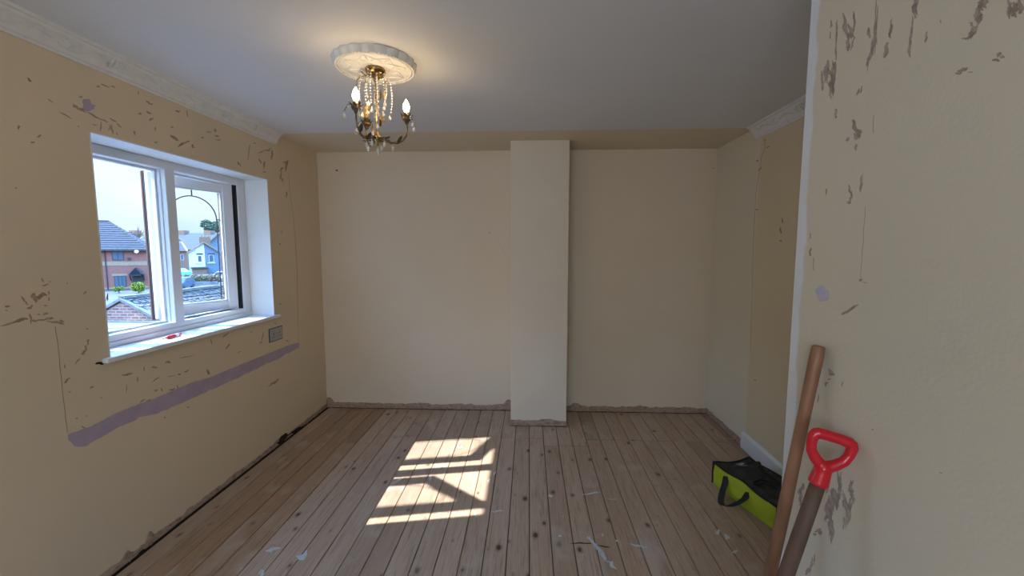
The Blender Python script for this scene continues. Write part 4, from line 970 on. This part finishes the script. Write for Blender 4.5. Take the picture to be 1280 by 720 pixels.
# --- pair of rendered houses with the gable to us
Y = 75.; P_ = frame(255, Y, 38); A_ = E_(235.5, 316, Y); B_ = E_(275, 315.5, Y); T_ = E_(255.5, 303.5, Y); cx = (A_.x+B_.x)/2; ezh = (A_.z+B_.z)/2
h = thing('rendered_house', (P_.x, Y, GZ), 'gabled house rendered white on its left half and pale blue on its right half', 'house')
for s, mm, xa in ((-1, o_wrend, A_.x), (1, o_brend, B_.x)):
    MB().prism([(cx, Y, GZ), (xa, Y, GZ), (xa, Y, ezh), (cx, Y, T_.z)], (0, 7, 0)).build('wall', mm, h)
    e0 = (xa+s*.25, Y-.25, ezh-.13); e1 = (xa+s*.25, Y+7, ezh-.13); tile_rows(h, e0, e1, (cx, Y-.25, T_.z+.05), (cx, Y+7, T_.z+.05), o_slate, 10, .05)
    MB().tube([(xa+s*.25, Y-.28, ezh-.12), (cx, Y-.28, T_.z+.08)], .12, 4).build('verge', o_band, h)
rw(247, 252.5, 319.5, 327.5, Y, h, o_wf, 1); rw(261, 267.5, 318.5, 327.5, Y, h, o_wf, 1)
for px in (249.7, 264.2):
    p = E_(px, 328.4, Y); obox('sill', p.x-.6, p.x+.6, Y-.15, Y, p.z-.1, p.z, o_wf, h); p = E_(px, 318.2, Y); obox('lintel', p.x-.5, p.x+.5, Y-.05, Y, p.z-.02, p.z+.25, o_frame, h)
p = E_(256, 297, Y+6); chm = obox('chimney', p.x-.9, p.x+.9, Y+5.5, Y+6.5, T_.z-.8, p.z+.1, o_brickb, h)
for dx in (-.55, 0, .55): MB().lathe([(.15, 0), (.12, .45)], (p.x+dx, Y+6, p.z+.1), 8).build('chimney_pot', o_band, chm)
p = E_(240, 335, Y-2); q = E_(258.5, 335, Y-2)
obox('outhouse_wall', p.x, q.x, Y-2, Y, GZ, p.z-.1, o_brickb, h); obox('outhouse_roof', p.x-.2, q.x+.2, Y-2.3, Y, p.z-.1, p.z+.12, o_slate, h)
a = E_(276, 322, Y+1); obox('side_wall', B_.x, B_.x+6, Y+1.5, Y+7, GZ, ezh-.3, o_brend, h)
turned(h)
# --- brown brick house left of it
Y = 88.; P_ = frame(230, Y, 38); A_ = E_(219, 314, Y); B_ = E_(235.5, 314, Y)
h = thing('brown_brick_house', (P_.x, Y, GZ), 'narrow brown brick house with slate roof directly left of the white rendered gable', 'house')
obox('wall', A_.x-6, B_.x-.3, Y+.5, Y+8, GZ, A_.z, o_brickb, h)
z1 = E_(230, 304, Y+4).z; tile_rows(h, (A_.x-6.2, Y, A_.z), (B_.x-.2, Y, A_.z), (A_.x-6.2, Y+4, z1), (B_.x-1.2, Y+4, z1), o_slate, 10, .05)
MB().tube([(B_.x-.2, Y-.02, A_.z+.1), (B_.x-1.2, Y+4, z1+.1)], .14, 4).build('verge', o_wf, h)
rw(225.5, 229.5, 318, 325, Y+.5, h, o_wf, 1)
turned(h)
# --- long slate terrace behind
Y = 112.; A_ = E_(160, 312, Y); B_ = E_(330, 312, Y); z1 = E_(250, 291, Y+7).z
h = thing('terrace_house', ((A_.x+B_.x)/2, Y, GZ), 'long terrace with a blue slate roof running behind the rendered gable house', 'house')
obox('wall', A_.x, B_.x, Y, Y+14, GZ, A_.z, o_brickb, h)
tile_rows(h, (A_.x-.3, Y-.3, A_.z), (B_.x+.3, Y-.3, A_.z), (A_.x-.3, Y+7, z1), (B_.x+.3, Y+7, z1), o_slate, 14, .05); tile_rows(h, (A_.x-.3, Y+14.3, A_.z), (B_.x+.3, Y+14.3, A_.z), (A_.x-.3, Y+7, z1), (B_.x+.3, Y+7, z1), o_slate, 8, .05)
for px in (169, 229, 262): p = E_(px, 289, Y+7); c_ = obox('chimney', p.x-1, p.x+1, Y+6, Y+8, z1-.8, p.z+.2, o_brickb, h)
# white gable at the right
Y = 96.; P_ = frame(280, Y, 34); A_ = E_(263, 302, Y); B_ = E_(292, 302, Y); T_ = E_(280, 287, Y)
h = thing('gable_house', (P_.x, Y, GZ), 'pale rendered gable standing behind the right edge of the open sash, below the tree', 'house')
MB().prism([(A_.x, Y, GZ), (B_.x, Y, GZ), (B_.x, Y, A_.z), (T_.x, Y, T_.z), (A_.x, Y, A_.z)], (0, 6, 0)).build('wall', o_brend, h)
for xa in (A_.x-.3, B_.x+.3): tile_rows(h, (xa, Y-.3, A_.z-.15), (xa, Y+6, A_.z-.15), (T_.x, Y-.3, T_.z+.1), (T_.x, Y+6, T_.z+.1), o_slate, 8, .12)
for xa in (A_.x-.3, B_.x+.3): MB().tube([(xa, Y-.35, A_.z-.1), (T_.x, Y-.35, T_.z+.14)], .2, 4).build('verge', o_band, h)
turned(h)
# --- trees
def tree(px, pt, pb, w_, Y, m, lab, seed, n=2600, ls=.35, name='tree'):
    a, b = E_(px, pt, Y), E_(px, pb, Y); w2 = w_*Y/FPX/2; hh = (a.z-b.z)/2; r_ = random.Random(seed)
    t_ = thing(name, (a.x, Y, GZ), lab, 'tree')
    tr_ = MB(); tr_.tube([(a.x, Y, GZ), (a.x+.1, Y, b.z), (a.x, Y, b.z+hh*1.4)], [.45, .3, .1], 7)
    for k in range(7):
        q = k*2.4; tr_.tube([(a.x, Y, b.z+hh*.2*k*.7), (a.x+w2*.8*math.cos(q), Y+w2*.8*math.sin(q), b.z+hh*(.5+.2*k))], [.14, .04], 5)
    tr_.build('trunk', o_bark, t_)
    bl = [((a.x+r_.uniform(-.8, .8)*w2, Y+r_.uniform(-.6, .6)*w2, b.z+hh*r_.uniform(.35, 1.7)), (w2*.42, w2*.42, hh*.42)) for _ in range(18)]
    if n: foliage('foliage', bl, m, t_, n, ls, seed)
    return t_
tree(268, 275, 292, 27, 140, o_green, 'dark evergreen tree standing above the slate roofs', 5)
Y = 60.; p = E_(172, 285, Y)
t_ = thing('bare_tree', (p.x, Y, GZ), 'bare leafless tree standing behind the red brick house roof', 'tree'); mb = MB(); r_ = random.Random(9)
mb.tube([(p.x, Y, GZ), (p.x, Y, p.z-1.2)], [.25, .12], 6)
for k in range(26):
    q = r_.uniform(-1.3, 1.3); L_ = r_.uniform(1.2, 2.2); b0 = Vector((p.x, Y, p.z-1.2-r_.uniform(0, .8))); tip = b0+Vector((math.sin(q)*L_, r_.uniform(-.6, .6), math.cos(q)*L_*.75))
    mb.tube([b0, b0.lerp(tip, .5)+Vector((0, 0, .15)), tip], [.05, .03, .012], 4)
    tp2 = b0.lerp(tip, .6)+Vector((r_.uniform(-.4, .4), 0, .6)); mb.tube([b0.lerp(tip, .5), tp2], [.025, .01], 4)
mb.build('branch', o_bark, t_)
# --- hedge, fence, walls and cars in the yard
Y = 50.; P_ = frame(252, Y, 36); A_ = E_(233, 344, Y); B_ = E_(272, 344, Y)
t_ = thing('hedge', (P_.x, Y, GZ), 'brown and green unclipped hedge behind the grey fence in the yard', 'hedge')
foliage('foliage', [((A_.x+(B_.x-A_.x)*k/8, Y+.6, A_.z-.5-(.25 if k % 2 else 0)), (.5, .5, .55)) for k in range(9)], o_hedge, t_, 2200, .10, 4)
MB().tube([(A_.x, Y+.6, GZ+.1), (B_.x, Y+.6, GZ+.1)], .08, 5).build('stem', o_bark, t_)
t_.rotation_euler.z = FR[1]
t_ = thing('fence', (P_.x, Y, GZ), 'low grey board fence in front of the brown hedge', 'fence'); zf = E_(250, 352, Y-.4).z
n_ = 28
for i in range(n_):
    x0 = A_.x+(B_.x-A_.x)*i/n_; bx('board', x0+.01, x0+(B_.x-A_.x)/n_-.01, Y-.42, Y-.38, GZ, zf+rr.uniform(-.05, .05), o_grey, t_)
turned(t_)
def car(px, Y, pw, col, lab, sc_=1.0, turn=0):
    p = E_(px, 350, Y); L_ = 4.1*sc_; m = mat('car_paint', col, .25); t_ = thing('car', (p.x, Y, GZ), lab, 'car')
    R_ = lambda x, y, z: (p.x+x, Y+y, GZ+z)
    body = [(-L_/2, .35), (-L_/2, .75), (-L_/2+.3, .88), (-L_*.25, .95), (-L_*.12, 1.38), (L_*.22, 1.42), (L_*.42, .98), (L_/2, .9), (L_/2, .35)]
    MB().prism([R_(x, -.8, z) for x, z in body], (0, 1.6, 0)).build('body', m, t_, bevel=.06)
    gl_ = [(-L_*.215, .99), (-L_*.115, 1.33), (L_*.20, 1.36), (L_*.33, 1.0)]
    MB().prism([R_(x, -.815, z) for x, z in gl_], (0, .02, 0)).build('window', o_glassd, t_)
    for x in (-L_*.31, L_*.31):
        for y in (-.72, .72): MB().lathe([(.12, -.1), (.31, -.1), (.31, .1), (.12, .1)], R_(x, y, .31), 16, axis=(0, 1, 0)).build('wheel', o_gut, t_)
    t_.rotation_euler.z = rad(turn)
car(224, 43, 12, (.03, .07, .14), 'dark blue car parked left of the brown hedge', turn=112)
car(220, 64, 10, (.12, .42, .55), 'turquoise car parked in front of the brown brick house')
car(281, 56, 8, (.55, .58, .60), 'silver car parked right of the hedge behind the garage roof')
